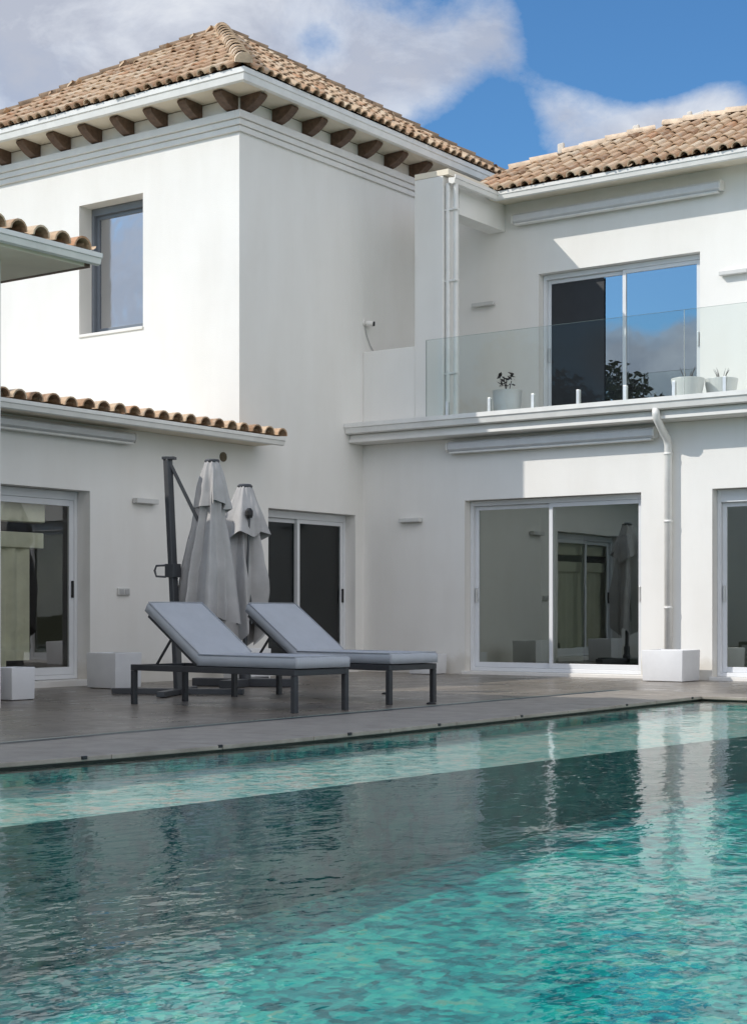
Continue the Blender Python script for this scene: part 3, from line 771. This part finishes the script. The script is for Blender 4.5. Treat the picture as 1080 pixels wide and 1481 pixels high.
# wall lamps
def lamp(loc, axis, label, lw=.36):
    root = empty('wall_lamp', loc, label, 'wall lamp', 'flat up and down wall lamps')
    x, y, z = loc; m = MB(); k = MB()
    if axis == 'Y':
        m.box(x - lw / 2, x + lw / 2, y - .09, y - .012, z - .028, z + .028); k.box(x - .1, x + .1, y - .011, y, z - .022, z + .022)
    else:
        m.box(x + .012, x + .09, y - lw / 2, y + lw / 2, z - .03, z + .03); k.box(x, x + .011, y - .1, y + .1, z - .024, z + .024)
    m.build('housing', M['lamp'], root, bevel=.006); k.build('wall_plate', M['lamp'], root)
lamp((.86, -.001, 2.165), 'Y', 'flat pale wall lamp on the shaded wall left of the middle sliding door')
lamp((1.03, YU - .001, 5.48), 'Y', 'flat wall lamp on the balcony wall just right of the corner column', .38)
lamp((5.0, YU - .001, 5.47), 'Y', 'flat wall lamp in sunlight right of the balcony sliding door', .4)
lamp((.001, -4.58, 2.21), 'X', 'flat pale wall lamp left of the parasols on the long shaded wall', .38)
# camera with hanging cable
root = empty('security_camera', (0, .03, 5.07), 'small white security camera with black lens on the tower wall by the balcony', 'camera')
m = MB(); m.tube([(0, .03, 5.07), (.03, .03, 5.07)], .045, 16); m.tube([(.03, .03, 5.07), (.08, .03, 5.06)], .018, 10); m.build('mount', M['trim'], root)
m = MB(); m.tube([(.04, .03, 5.06), (.13, .07, 5.05)], .04, 16); m.build('housing', M['trim'], root, smooth=False)
m = MB(); m.tube([(.131, .07, 5.05), (.15, .08, 5.048)], .034, 16); m.build('lens', M['black'], root)
m = MB(); m.tube([(.012, .03 + .35 * t_, 5.03 - .40 * t_ ** .6 - .05 * math.sin(PI * t_)) for t_ in [i / 10 for i in range(11)]], .006, 6); m.build('cable', M['cable'], root)
# round vent and twin socket
root = empty('wall_vent', (0, -3.1, 2.87), 'small round brown vent on the wall above the parasol tops', 'vent')
m = MB(); m.tube([(0, -3.1, 2.87), (.018, -3.1, 2.87)], .062, 22); m.build('rim', M['ventmat'], root)
m = MB()
for k in range(5): m.box(.019, .026, -3.1 - .045, -3.1 + .045, 2.835 + k * .016, 2.842 + k * .016)
m.build('grille', M['ventmat'], root)
root = empty('wall_socket', (0, -4.93, 1.105), 'twin weatherproof socket low on the wall left of the parasol mast', 'socket')
m = MB(); m.box(.001, .03, -5.03, -4.83, 1.06, 1.15); m.build('cover', M['lamp'], root, bevel=.008, seg=3)
m = MB(); m.box(.031, .037, -5.01, -4.94, 1.075, 1.135); m.box(.031, .037, -4.92, -4.85, 1.075, 1.135); m.build('flap', M['cable'], root, bevel=.003)

# ------------------------------------------------------------------ planters
def planter(loc, w_, dp, h, label, rot=0, name='planter'):
    root = empty(name, loc, label, 'planter', 'white cube planters by the walls'); root.rotation_euler = (0, 0, rot)
    t_ = .025
    m = MB()
    o = [(-w_ / 2, -dp / 2), (w_ / 2, -dp / 2), (w_ / 2, dp / 2), (-w_ / 2, dp / 2)]
    i_ = [(a * (1 - 2 * t_ / w_), b2 * (1 - 2 * t_ / dp)) for a, b2 in o]
    vs = [(a * .97, b2 * .97, 0.006) for a, b2 in o] + [(a, b2, h) for a, b2 in o] + [(a, b2, h) for a, b2 in i_] + [(a, b2, h - .07) for a, b2 in i_]
    fs = [(3, 2, 1, 0)]
    for k in range(4):
        q = (k + 1) % 4
        fs += [(k, q, 4 + q, 4 + k), (4 + k, 4 + q, 8 + q, 8 + k), (8 + k, 8 + q, 12 + q, 12 + k)]
    m.add([V(p) + V(loc) for p in vs], fs); m.build('tub', M['planter'], root, bevel=.008, seg=3)
    s_ = MB(); z = h - .05
    s_.add([V((a, b2, z)) + V(loc) for a, b2 in i_], [(0, 1, 2, 3)]); s_.build('soil', M['soil'], root)
    f = MB()
    for a in (-1, 1):
        for b2 in (-1, 1): f.box(loc[0] + a * w_ * .38 - .02, loc[0] + a * w_ * .38 + .02, loc[1] + b2 * dp * .38 - .02, loc[1] + b2 * dp * .38 + .02, loc[2], loc[2] + .006)
    f.build('feet', M['black'], root)
    return root
planter((5.08, -.50, 0), .55, .52, .39, 'big white cube planter in full sun under the downpipe')
planter((.74, -5.82, 0), .46, .42, .40, 'white cube planter on the shaded wall between socket and left glass door')
planter((1.70, -8.16, 0), .28, .30, .32, 'small white cube planter in front of the left glass door at the photo edge')
planter((1.34, -.32, 0), .40, .36, .28, 'low white planter partly hidden behind the foot of the rear lounger')
planter((.62, -3.35, 0), .44, .42, .40, 'white planter mostly hidden behind the two loungers')
# balcony pots
root = empty('potted_plant', (1.92, .85, FL), 'white balcony pot with a small dark leaved plant behind the glass', 'potted plant')
m = MB(); m.lathe((1.92, .85, FL), [(.15, 0), (.185, .05), (.205, .40), (.212, .44), (.195, .44), (.185, .38), (0, .38)], 32); m.build('pot', M['pot'], root, smooth=False, bevel=.004)
m = MB(); rng = random.Random(4)
for sx, sy, hh in ((-.03, 0, .27), (.03, .02, .20), (.0, -.02, .24)):
    m.tube([(1.92 + sx * .4, .85 + sy, FL + .38), (1.92 + sx * 1.2, .85 + sy, FL + .38 + hh * .6), (1.92 + sx * 2, .85 + sy, FL + .38 + hh)], .006, 6)
m.build('stems', M['leafdark'], root)
m = MB()
for k in range(26):
    c_ = V((1.92 + rng.uniform(-.11, .10), .85 + rng.uniform(-.07, .07), FL + .56 + rng.uniform(-.05, .12)))
    a = V((rng.uniform(-1, 1), rng.uniform(-1, 1), rng.uniform(-.5, .6))).normalized(); b2 = a.cross(V((rng.uniform(-1, 1), rng.uniform(-1, 1), 1))).normalized()
    m.add([c_ - a * .05, c_ + b2 * .022 + a * .005, c_ + a * .055, c_ - b2 * .022 + a * .005], [(0, 1, 2, 3)])
m.build('leaves', M['leafdark'], root, fixn=False)
for i, (x, y, r_, h, lab) in enumerate(((4.74, .75, .20, .36, 'squat pale pot right of the balcony sliding door, left of a pair'), (5.06, 1.1, .20, .37, 'squat pale pot on the balcony, right one of a pair by the door jamb'))):
    root = empty('balcony_pot', (x, y, FL), lab, 'pot', 'pair of squat balcony pots')
    m = MB(); m.lathe((x, y, FL), [(r_ * .7, 0), (r_ * .8, .03), (r_ * 1.05, h * .8), (r_ * 1.1, h), (r_ * .98, h), (r_ * .92, h * .86), (0, h * .86)], 32); m.build('bowl', M['pot'], root, bevel=.006)
    m = MB(); rng = random.Random(30 + i)
    for k in range(9):
        a = rng.uniform(0, 2 * PI); q = V((math.cos(a), math.sin(a), 0)); c_ = V((x, y, FL + h * .86))
        m.tube([c_ + q * .03, c_ + q * .07 + V((0, 0, .12)), c_ + q * .11 + V((0, 0, .17 + .05 * rng.random()))], [.005, .004, .001], 5)
    m.build('twigs', M['leafdark'], root)

# ------------------------------------------------------------------ sun loungers (built along +X: head at x=0, foot at x=2.22)
def make_lounger():
    root = empty('sun_lounger', (0, 0, 0), '', 'sun lounger', 'pair of grey sun loungers on the deck')
    Lg, W, T = 2.13, .68, .37
    f = MB()
    for yy in (0, W - .05): f.box(.0, Lg, yy, yy + .05, T - .055, T)
    f.box(0.001, .05, .05, W - .05, T - .054, T - .001); f.box(Lg - .05, Lg - .001, .05, W - .05, T - .054, T - .001)
    for xx in (.86, 1.3, 1.8): f.box(xx, xx + .04, .05, W - .05, T - .045, T - .012)
    f.build('frame', M['anth'], root, bevel=.004)
    for xx, yy in ((0, 0), (0, W - .05), (Lg - .05, 0), (Lg - .05, W - .05)):
        m = MB(); m.box(xx + .001, xx + .049, yy + .001, yy + .049, 0, T - .056); m.build('leg', M['anth'], root, bevel=.004)
    hx, hz = .88, T + .005; ang = math.radians(146); bl = .80
    ux = V((math.cos(ang), 0, math.sin(ang))); un = V((math.sin(ang), 0, -math.cos(ang)))
    H = V((hx, W / 2, hz))
    b_ = MB()
    for yy in (-.29, .29): b_.obox(H + ux * bl / 2 + V((0, yy, 0)), ux, (0, 1, 0), un, bl, .04, .03)
    for k in range(6): b_.obox(H + ux * (.06 + k * .145), ux, (0, 1, 0), un, .03, .54, .02)
    b_.build('backrest_frame', M['anth'], root, bevel=.003)
    for yy in (.08, W - .08): pp = MB(); pp.bar((.26, yy, T - .02), tuple(H + ux * .46 + V((0, yy - W / 2, 0)) - un * .02), .018, .018); pp.build('prop', M['anth'], root)
    # mattress: one folded pad, seat part and back part
    th = .105
    def pad(p0, d_, nrm, ln_, wd, seed, n=40):
        mm = MB(); rows = []
        rng_ = random.Random(seed)
        K = 34
        for i in range(n + 1):
            t_ = i / n; e_ = min(t_, 1 - t_) * ln_
            rd = min(1, (e_ / .022)) ; rdn = math.sqrt(max(0, 1 - (1 - rd) ** 2))
            row = []
            for j in range(K + 1):
                v_ = (j / K - .5) * wd; ev = min(j, K - j) / K * wd; q_ = min(1, ev / .022); qn = math.sqrt(max(0, 1 - (1 - q_) ** 2))
                hgt = th * (.80 + .20 * min(rdn, qn)) + .006 * noise.noise(V((t_ * 5 + seed, v_ * 6, 0))) * min(rd, q_)
                row.append((t_, v_, hgt))
            rows.append(row)
        top = [[V(p0) + V(d_) * (t_ * ln_) + V((0, v_, 0)) + V(nrm) * h_ for t_, v_, h_ in r] for r in rows]
        bot = [[V(p0) + V(d_) * (t_ * ln_) + V((0, v_ * .985, 0)) + V(nrm) * .004 for t_, v_, h_ in r] for r in rows]
        vs = [p for r in top for p in r] + [p for r in bot for p in r]
        W1 = K + 1; off = (n + 1) * W1; fs = []
        for i in range(n):
            for j in range(K):
                a = i * W1 + j; fs.append((a, a + 1, a + W1 + 1, a + W1)); fs.append((off + a, off + a + W1, off + a + W1 + 1, off + a + 1))
        for i in range(n):
            for j in (0, K):
                a = i * W1 + j; fs.append((a, a + W1, off + a + W1, off + a))
        for j in range(K):
            for i in (0, n):
                a = i * W1 + j; fs.append((a, a + 1, off + a + 1, off + a))
        mm.add(vs, fs); return mm
    hinge = V((hx + .02, W / 2, T + .004))
    m = pad(hinge + V((-.0, 0, 0)), (1, 0, 0), (0, 0, 1), Lg - hx - .0, W - .015, 1)
    cu = m.build('seat_cushion', M['cushion'], root, smooth=True)
    pi_ = MB(); ys = (.012, W - .012); zt = T + .004 + th * .97
    for yy in ys: pi_.tube([(hx + .04, yy, zt), (Lg - .006, yy, zt)], .0065, 6)
    pi_.tube([(Lg - .004, ys[0], zt), (Lg - .004, ys[1], zt)], .0065, 6)
    for yy in ys: pi_.tube([(Lg - .004, yy, T + .012), (Lg - .004, yy, zt)], .0055, 6)
    pi_.build('piping', M['piping'], cu, smooth=True)
    m = pad(H + un * .018 + ux * .0, ux, un, bl + .05, W - .015, 7)
    cu = m.build('back_cushion', M['cushion'], root, smooth=True)
    pi_ = MB(); q0 = H + un * (.018 + th * .97); q1 = q0 + ux * (bl + .045)
    for yy in (-W / 2 + .012, W / 2 - .012): pi_.tube([q0 + V((0, yy, 0)) + ux * .03, q1 + V((0, yy, 0))], .0065, 6)
    pi_.tube([q1 + V((0, -W / 2 + .012, 0)), q1 + V((0, W / 2 - .012, 0))], .0065, 6)
    pi_.build('piping', M['piping'], cu, smooth=True)
    return root
l1 = make_lounger(); l2 = copy_tree(l1)
l1.location = (3.13, -8.02, .0); l1.rotation_euler = (0, 0, math.radians(-6.0))
l2.location = (3.07, -6.52, .0); l2.rotation_euler = (0, 0, math.radians(-6.5))
l1['label'] = 'front sun lounger, nearest the pool and cantilever mast, grey pad with raised back'
l2['label'] = 'rear sun lounger half behind the front one, before the dark glass door'

# ------------------------------------------------------------------ parasols
def canopy_mesh(c, prof, folds, seed, twist=.0, lean=(0, 0), hemwave=.10, nz=34, na=128):
    """folded canopy: prof = [(z, radius, fold depth)] from top to hem"""
    rng = random.Random(seed); ph = [rng.uniform(-.35, .35) for _ in range(folds)]; am = [rng.uniform(.6, 1.3) for _ in range(folds)]
    hem = [rng.uniform(-1, 1) * hemwave for _ in range(folds)]
    zt, zb = prof[0][0], prof[-1][0]
    m = MB(); vs = []
    for i in range(nz + 1):
        t_ = i / nz; z = zt + (zb - zt) * t_
        for (za, ra, fa), (zb2, rb, fb) in zip(prof, prof[1:]):
            if za >= z >= zb2:
                k = (za - z) / (za - zb2); R_ = ra + (rb - ra) * k; F_ = fa + (fb - fa) * k; break
        for j in range(na):
            a = 2 * PI * j / na; s_ = a / (2 * PI) * folds; fi = int(s_) % folds; fr_ = s_ - int(s_)
            w_ = abs(fr_ - .5) * 2              # 1 on the rib, 0 in the valley
            shape = 1 - w_ ** 1.6
            A_ = am[fi] * F_
            rr = R_ * (1 - A_ * shape) * (1 + .10 * math.sin(3 * a + seed + 2.0 * t_) * t_)
            aa = a + (ph[fi] * shape * .9 + twist) * t_ + .05 * noise.noise(V((a * 2, z * 3, seed)))
            zz = z + hem[fi] * (shape) * t_ ** 4 + .03 * math.sin(a * 2 + seed) * t_ ** 3
            rr += .012 * noise.noise(V((math.cos(a) * 5, math.sin(a) * 5, z * 6 + seed)))
            vs.append((c[0] + lean[0] * t_ + rr * math.cos(aa), c[1] + lean[1] * t_ + rr * math.sin(aa), zz))
    fs = [(i * na + j, i * na + (j + 1) % na, (i + 1) * na + (j + 1) % na, (i + 1) * na + j) for i in range(nz) for j in range(na)]
    fs.append(tuple(range(na)))
    m.add(vs, fs); return m
# cantilever parasol with its mast
u1 = empty('cantilever_parasol', (2.33, -6.5, 0), 'folded cantilever parasol with leaning grey mast, left and taller of the two', 'parasol', 'folded pale parasols behind the loungers')
base, top = V((2.34, -6.5, .03)), V((2.19, -6.5, 2.45))
m = MB(); m.bar(base, top, .085, .062, up=(1, 0, 0)); m.build('mast', M['mast'], u1, bevel=.008)
m = MB(); m.bar((2.33 - .62, -6.82, .035), (2.33 + .62, -6.18, .035), .09, .06); m.bar((2.33 + .30, -6.5 - .58, .035), (2.33 - .30, -6.5 + .58, .035), .09, .055)
m.build('cross_base', M['mast'], u1, bevel=.006)
cc = V((2.52, -6.18, 0))
m = MB(); m.bar(top + V((.015, .01, -.03)), (cc.x - .10, cc.y - .08, 1.78), .045, .035); m.build('arm', M['mast'], u1, bevel=.004)
m = MB(); m.bar(top + V((-.05, -.02, .012)), top + V((.07, .04, .012)), .10, .03); m.build('head_bracket', M['mast'], u1, bevel=.004)
m = MB(); p_ = base.lerp(top, .52); m.box(p_.x - .06, p_.x + .06, p_.y - .06, p_.y + .06, p_.z - .07, p_.z + .07)
hd = [p_ + V((-.05, -.05, .055)), p_ + V((-.13, -.11, .05)), p_ + V((-.145, -.12, 0)), p_ + V((-.13, -.11, -.06)), p_ + V((-.05, -.05, -.065))]
m.tube(hd, .012, 8); m.build('crank_handle', M['mast'], u1, bevel=.005)
m = canopy_mesh((cc.x, cc.y), [(2.42, .07, .12), (2.30, .10, .25), (1.98, .165, .42), (1.90, .16, .42), (1.3, .285, .48), (.76, .35, .54)], 8, 3, lean=(-.075, -.03), hemwave=.13)
cn = m.build('canopy', M['canopy'], u1, smooth=True)
m = canopy_mesh((cc.x, cc.y), [(2.43, .075, .08), (2.33, .115, .16), (2.14, .17, .28), (1.97, .205, .35)], 8, 9, hemwave=.05, nz=14); m.build('vent_flap', M['canopy'], cn, smooth=True)
m = MB(); m.lathe((cc.x, cc.y, 2.42), [(.075, 0), (.08, .02), (.07, .035), (0, .04)], 20); m.build('top_cap', M['mast'], u1)
m = MB(); m.tube([(cc.x, cc.y, 2.40), (cc.x - .05, cc.y - .02, .95)], .018, 8)
for k in range(8):
    a = 2 * PI * (k + .5) / 8; m.bar((cc.x + .03 * math.cos(a), cc.y + .03 * math.sin(a), 2.32), (cc.x - .04 + .09 * math.cos(a), cc.y - .01 + .09 * math.sin(a), .90), .014, .018)
m.build('ribs', M['mast'], u1)
# second parasol on its own pole
ux_, uy_ = 1.72, -4.70
u2 = empty('parasol', (ux_, uy_, 0), 'folded parasol with dark collar and centre pole, right of the leaning mast', 'parasol', 'folded pale parasols behind the loungers')
m = MB(); m.tube([(ux_, uy_, .08), (ux_, uy_, 2.30)], .028, 14); m.build('pole', M['mast'], u2)
m = MB()
for a in (.35, .35 + PI / 2, .35 + PI, .35 + 1.5 * PI):
    d_ = V((math.cos(a), math.sin(a), 0)); m.bar(V((ux_, uy_, .05)) + d_ * .05, V((ux_, uy_, .05)) + d_ * .62, .16, .09)
m.lathe((ux_, uy_, 0), [(.07, 0), (.07, .14), (.045, .18), (.045, .3)], 18); m.build('base', M['mast'], u2, bevel=.006)
m = canopy_mesh((ux_, uy_), [(2.29, .075, .10), (2.15, .12, .25), (1.85, .21, .42), (1.75, .20, .42), (1.2, .31, .48), (.62, .29, .58)], 6, 14, twist=.3, hemwave=.22)
cn = m.build('canopy', M['canopy'], u2, smooth=True)
m = canopy_mesh((ux_, uy_), [(2.30, .085, .08), (2.18, .14, .16), (1.98, .235, .26), (1.78, .295, .36)], 6, 21, hemwave=.10, nz=14); m.build('vent_flap', M['canopy'], cn, smooth=True)
m = MB(); m.lathe((ux_, uy_, 2.29), [(.085, 0), (.09, .02), (.07, .04), (0, .045)], 20); m.build('top_cap', M['mast'], u2)
m = MB(); fx, fy = ux_ + .19, uy_ - .15; m.lathe((fx, fy, 1.98), [(.035, -.05), (.045, -.02), (.045, .03), (.02, .06), (0, .06)], 14); m.build('collar', M['black'], u2)
m = MB()
for k in range(6):
    a = 2 * PI * (k + .5) / 6 + .15; m.bar((ux_ + .05 * math.cos(a), uy_ + .05 * math.sin(a), 2.2), (ux_ + .16 * math.cos(a), uy_ + .16 * math.sin(a), .72), .014, .018)
m.bar((fx, fy, 1.95), (ux_ + .13, uy_ - .13, .95), .02, .02)
m.build('ribs', M['mast'], u2)

# small dark spot lamps let into the deck
for i, (x, y, lab) in enumerate(((4.02, -5.15, 'tiny dark deck spotlight under the rear lounger'), (5.42, -6.42, 'tiny dark deck spotlight in front of the rear lounger foot'))):
    m = MB(); m.lathe((x, y, 0), [(.045, 0), (.045, .012), (.03, .018), (0, .018)], 18)
    tag(m.build('deck_spotlight', M['black'], origin=(x, y, 0)), lab, 'spotlight', 'deck spotlights')

# ------------------------------------------------------------------ trees across the garden, seen mirrored in the upper glass
def tree(x, y, h, r_, seed, label, n=1500, lo=.35, ls=1.0):
    rng = random.Random(seed); root = empty('tree', (x, y, 0), label, 'tree', 'garden trees mirrored in the balcony glass')
    t_ = MB(); t_.tube([(x, y, -.05), (x + .1, y, h * .25), (x, y + .1, h * .55), (x + .05, y, h * .8)], [.22, .17, .10, .04], 9)
    for k in range(7):
        a = rng.uniform(0, 2 * PI); z = h * rng.uniform(.25, .6); t_.tube([(x, y, z), (x + math.cos(a) * r_ * .6, y + math.sin(a) * r_ * .6, z + h * .18)], [.07, .02], 6)
    t_.build('trunk', M['bark'], root)
    m = MB(); cl_ = [(rng.uniform(-1, 1) * r_ * .6, rng.uniform(-1, 1) * r_ * .6, h * rng.uniform(lo, .92)) for _ in range(16)]
    for k in range(n):
        cx, cy, cz = rng.choice(cl_); q = V((rng.gauss(0, 1), rng.gauss(0, 1), rng.gauss(0, 1) * .8)).normalized() * (r_ * .42 * rng.random() ** .4)
        c_ = V((x + cx, y + cy, cz)) + q; a = V((rng.gauss(0, 1), rng.gauss(0, 1), rng.gauss(0, 1))).normalized(); b2 = a.orthogonal().normalized(); s_ = rng.uniform(.10, .22) * ls
        m.add([c_ - a * s_, c_ + b2 * s_ * .5, c_ + a * s_, c_ - b2 * s_ * .5], [(0, 1, 2, 3)])
    m.build('crown', M['leaf'], root, fixn=False)
tree(-3.1, -10.7, 7.0, 1.75, 8, 'dense dark tree standing in the side garden behind the left roof edge', 6000, .3, .6)
for a in ((-3, -46, 8.5, 2.2, 1, 'tall dark tree mirrored in the left half of the balcony glass'), (-7.5, -50, 7.0, 3.2, 2, 'broad dark tree mirrored low in the balcony glass')):
    tree(*a)

# ------------------------------------------------------------------ camera
cam = bpy.data.cameras.new('camera'); co = bpy.data.objects.new('camera', cam); COL.objects.link(co)
YAW = .619527
co.location = (13.58572, -18.78954, .85); co.rotation_euler = (PI / 2, 0, YAW)
cam.sensor_fit = 'HORIZONTAL'; cam.sensor_width = 36; cam.lens = 36 * 2307.7 / 1080
cam.shift_y = (886.4 - 740.5) / 1080; cam.clip_end = 2000; cam.clip_start = .05
sc.camera = co

# ------------------------------------------------------------------ light: one sun, Nishita sky with clouds
SD = V((.97, 1.0, -1.07)).normalized()
sun = bpy.data.lights.new('sun', 'SUN'); so = bpy.data.objects.new('sun', sun); COL.objects.link(so)
so.rotation_euler = SD.to_track_quat('-Z', 'Y').to_euler(); sun.energy = 3.1; sun.angle = math.radians(.5); sun.color = (1, .945, .865)
world = bpy.data.worlds.new('World'); sc.world = world; world.use_nodes = True
t = world.node_tree; t.nodes.clear()
sky = N(t, 'ShaderNodeTexSky', sky_type='NISHITA'); sky.sun_disc = False
sky.sun_elevation = math.asin(-SD.z); sky.sun_rotation = math.atan2(-SD.x, -SD.y) % (2 * PI)
sky.air_density = 1.0; sky.dust_density = .6; sky.ozone_density = 1.6
tc = N(t, 'ShaderNodeTexCoord')
nrm = N(t, 'ShaderNodeVectorMath', operation='NORMALIZE'); L(t, tc.outputs['Generated'], nrm.inputs[0])
mpn = N(t, 'ShaderNodeMapping'); mpn.inputs['Scale'].default_value = (1, 1, 1.5); L(t, nrm.outputs[0], mpn.inputs['Vector'])
wn = noise_tex(t, 5.2, 12, .64, mpn.outputs['Vector'], .2)
wn2 = noise_tex(t, 19, 10, .66, mpn.outputs['Vector'], .15)
acc = N(t, 'ShaderNodeMath', operation='MULTIPLY_ADD'); L(t, wn2, acc.inputs[0]); acc.inputs[1].default_value = .52; L(t, wn, acc.inputs[2])
cur = acc.outputs[0]
def pix_dir(px, py):
    R_ = V((math.cos(YAW), math.sin(YAW), 0)); F_ = V((-math.sin(YAW), math.cos(YAW), 0))
    return (F_ + R_ * ((px - 540) / 2307.7) + V((0, 0, (886.4 - py) / 2307.7))).normalized()
# named cloud masses at fixed bearings in the sky: (direction, angular radius, weight)
def mir(px, py):
    d_ = pix_dir(px, py); return V((d_.x, -d_.y, d_.z))
CLOUDS = [(pix_dir(60, 40), .12, .30), (pix_dir(250, 10), .10, .26), (pix_dir(420, 10), .06, .22), (pix_dir(560, 95), .040, .34), (pix_dir(640, 75), .040, .36), (pix_dir(725, 40), .030, .34),
          (pix_dir(480, 130), .030, .20), (pix_dir(800, 130), .026, .34), (pix_dir(870, 165), .034, .52), (pix_dir(1030, 160), .032, .80), (pix_dir(950, 178), .030, .60), (pix_dir(900, 85), .034, -.45), (pix_dir(830, 50), .03, -.4), (pix_dir(975, 110), .03, -.35),
          (pix_dir(900, 40), .075, -.45), (pix_dir(1040, 70), .045, -.4), (pix_dir(690, 190), .038, -.36), (pix_dir(460, 65), .014, -.3), (pix_dir(610, 5), .03, -.25),
          (mir(960, 565), .036, .50), (mir(890, 500), .020, .40), (mir(1000, 490), .018, .42), (mir(930, 540), .02, .3), (mir(930, 410), .04, -.3), (mir(990, 390), .04, -.3), (mir(180, 380), .07, .36), (mir(190, 440), .05, .2),
          (V((.62, -.60, .60)).normalized(), .75, .34), (V((.9, .1, .5)).normalized(), .5, .25)]  # these two: unseen clouds added to raise the fill light
for dv, rad, wt in CLOUDS:
    ds = N(t, 'ShaderNodeVectorMath', operation='DISTANCE'); L(t, nrm.outputs[0], ds.inputs[0]); ds.inputs[1].default_value = dv
    mr = N(t, 'ShaderNodeMapRange', interpolation_type='SMOOTHSTEP'); L(t, ds.outputs['Value'], mr.inputs['Value'])
    mr.inputs['From Min'].default_value = 0; mr.inputs['From Max'].default_value = rad * 1.6; mr.inputs['To Min'].default_value = wt; mr.inputs['To Max'].default_value = 0
    ad = N(t, 'ShaderNodeMath', operation='ADD'); L(t, cur, ad.inputs[0]); L(t, mr.outputs['Result'], ad.inputs[1]); cur = ad.outputs[0]
half = N(t, 'ShaderNodeMath', operation='MULTIPLY'); L(t, cur, half.inputs[0]); half.inputs[1].default_value = .63
mask = ramp(t, half.outputs[0], [(.455, (0, 0, 0)), (.545, (.32, .32, .32)), (.65, (.76, .76, .76)), (.80, (.95, .95, .95))])
body = noise_tex(t, 12, 9, .62, mpn.outputs['Vector'], .3)
bsum = N(t, 'ShaderNodeMath', operation='MULTIPLY_ADD'); L(t, half.outputs[0], bsum.inputs[0]); bsum.inputs[1].default_value = .35; L(t, body, bsum.inputs[2])
tone = ramp(t, bsum.outputs[0], [(.58, (5.1, 5.25, 5.5)), (.71, (4.2, 4.4, 4.85)), (.86, (3.1, 3.3, 3.85))])
# unseen cloud field on the garden side, added bright and warm as fill light
dd = N(t, 'ShaderNodeVectorMath', operation='DOT_PRODUCT'); L(t, nrm.outputs[0], dd.inputs[0]); dd.inputs[1].default_value = V((.62, -.60, .50)).normalized()
side = N(t, 'ShaderNodeMapRange', interpolation_type='SMOOTHSTEP'); L(t, dd.outputs['Value'], side.inputs['Value'])
side.inputs['From Min'].default_value = .25; side.inputs['From Max'].default_value = .95
br = N(t, 'ShaderNodeMath', operation='MULTIPLY_ADD'); L(t, side.outputs['Result'], br.inputs[0]); br.inputs[1].default_value = 1.5; br.inputs[2].default_value = 1
ts0 = N(t, 'ShaderNodeVectorMath', operation='SCALE'); L(t, tone, ts0.inputs[0]); L(t, br.outputs[0], ts0.inputs['Scale'])
wm = ramp(t, side.outputs['Result'], [(0, (1, 1, 1)), (.8, (1.0, .935, .84))])
ts = N(t, 'ShaderNodeVectorMath', operation='MULTIPLY'); L(t, ts0.outputs[0], ts.inputs[0]); L(t, wm, ts.inputs[1])
tint = N(t, 'ShaderNodeVectorMath', operation='MULTIPLY'); L(t, sky.outputs[0], tint.inputs[0]); tint.inputs[1].default_value = (.385, .67, .90)
mx = N(t, 'ShaderNodeMix', data_type='RGBA'); L(t, mask, mx.inputs[0]); L(t, tint.outputs[0], mx.inputs[6]); L(t, ts.outputs[0], mx.inputs[7])
bg = N(t, 'ShaderNodeBackground'); bg.inputs['Strength'].default_value = .15; L(t, mx.outputs[2], bg.inputs['Color'])
wo = N(t, 'ShaderNodeOutputWorld'); L(t, bg.outputs[0], wo.inputs['Surface'])

# ------------------------------------------------------------------ render settings
vs_ = sc.view_settings; vs_.view_transform = 'Standard'; vs_.look = 'None'; vs_.gamma = 1; vs_.exposure = .12; vs_.use_curve_mapping = False
sc.render.engine = 'CYCLES'
cy = sc.cycles; cy.max_bounces = 10; cy.diffuse_bounces = 4; cy.glossy_bounces = 5; cy.transmission_bounces = 6; cy.transparent_max_bounces = 16
cy.caustics_reflective = False; cy.caustics_refractive = False; cy.use_denoising = True; cy.sample_clamp_indirect = 6
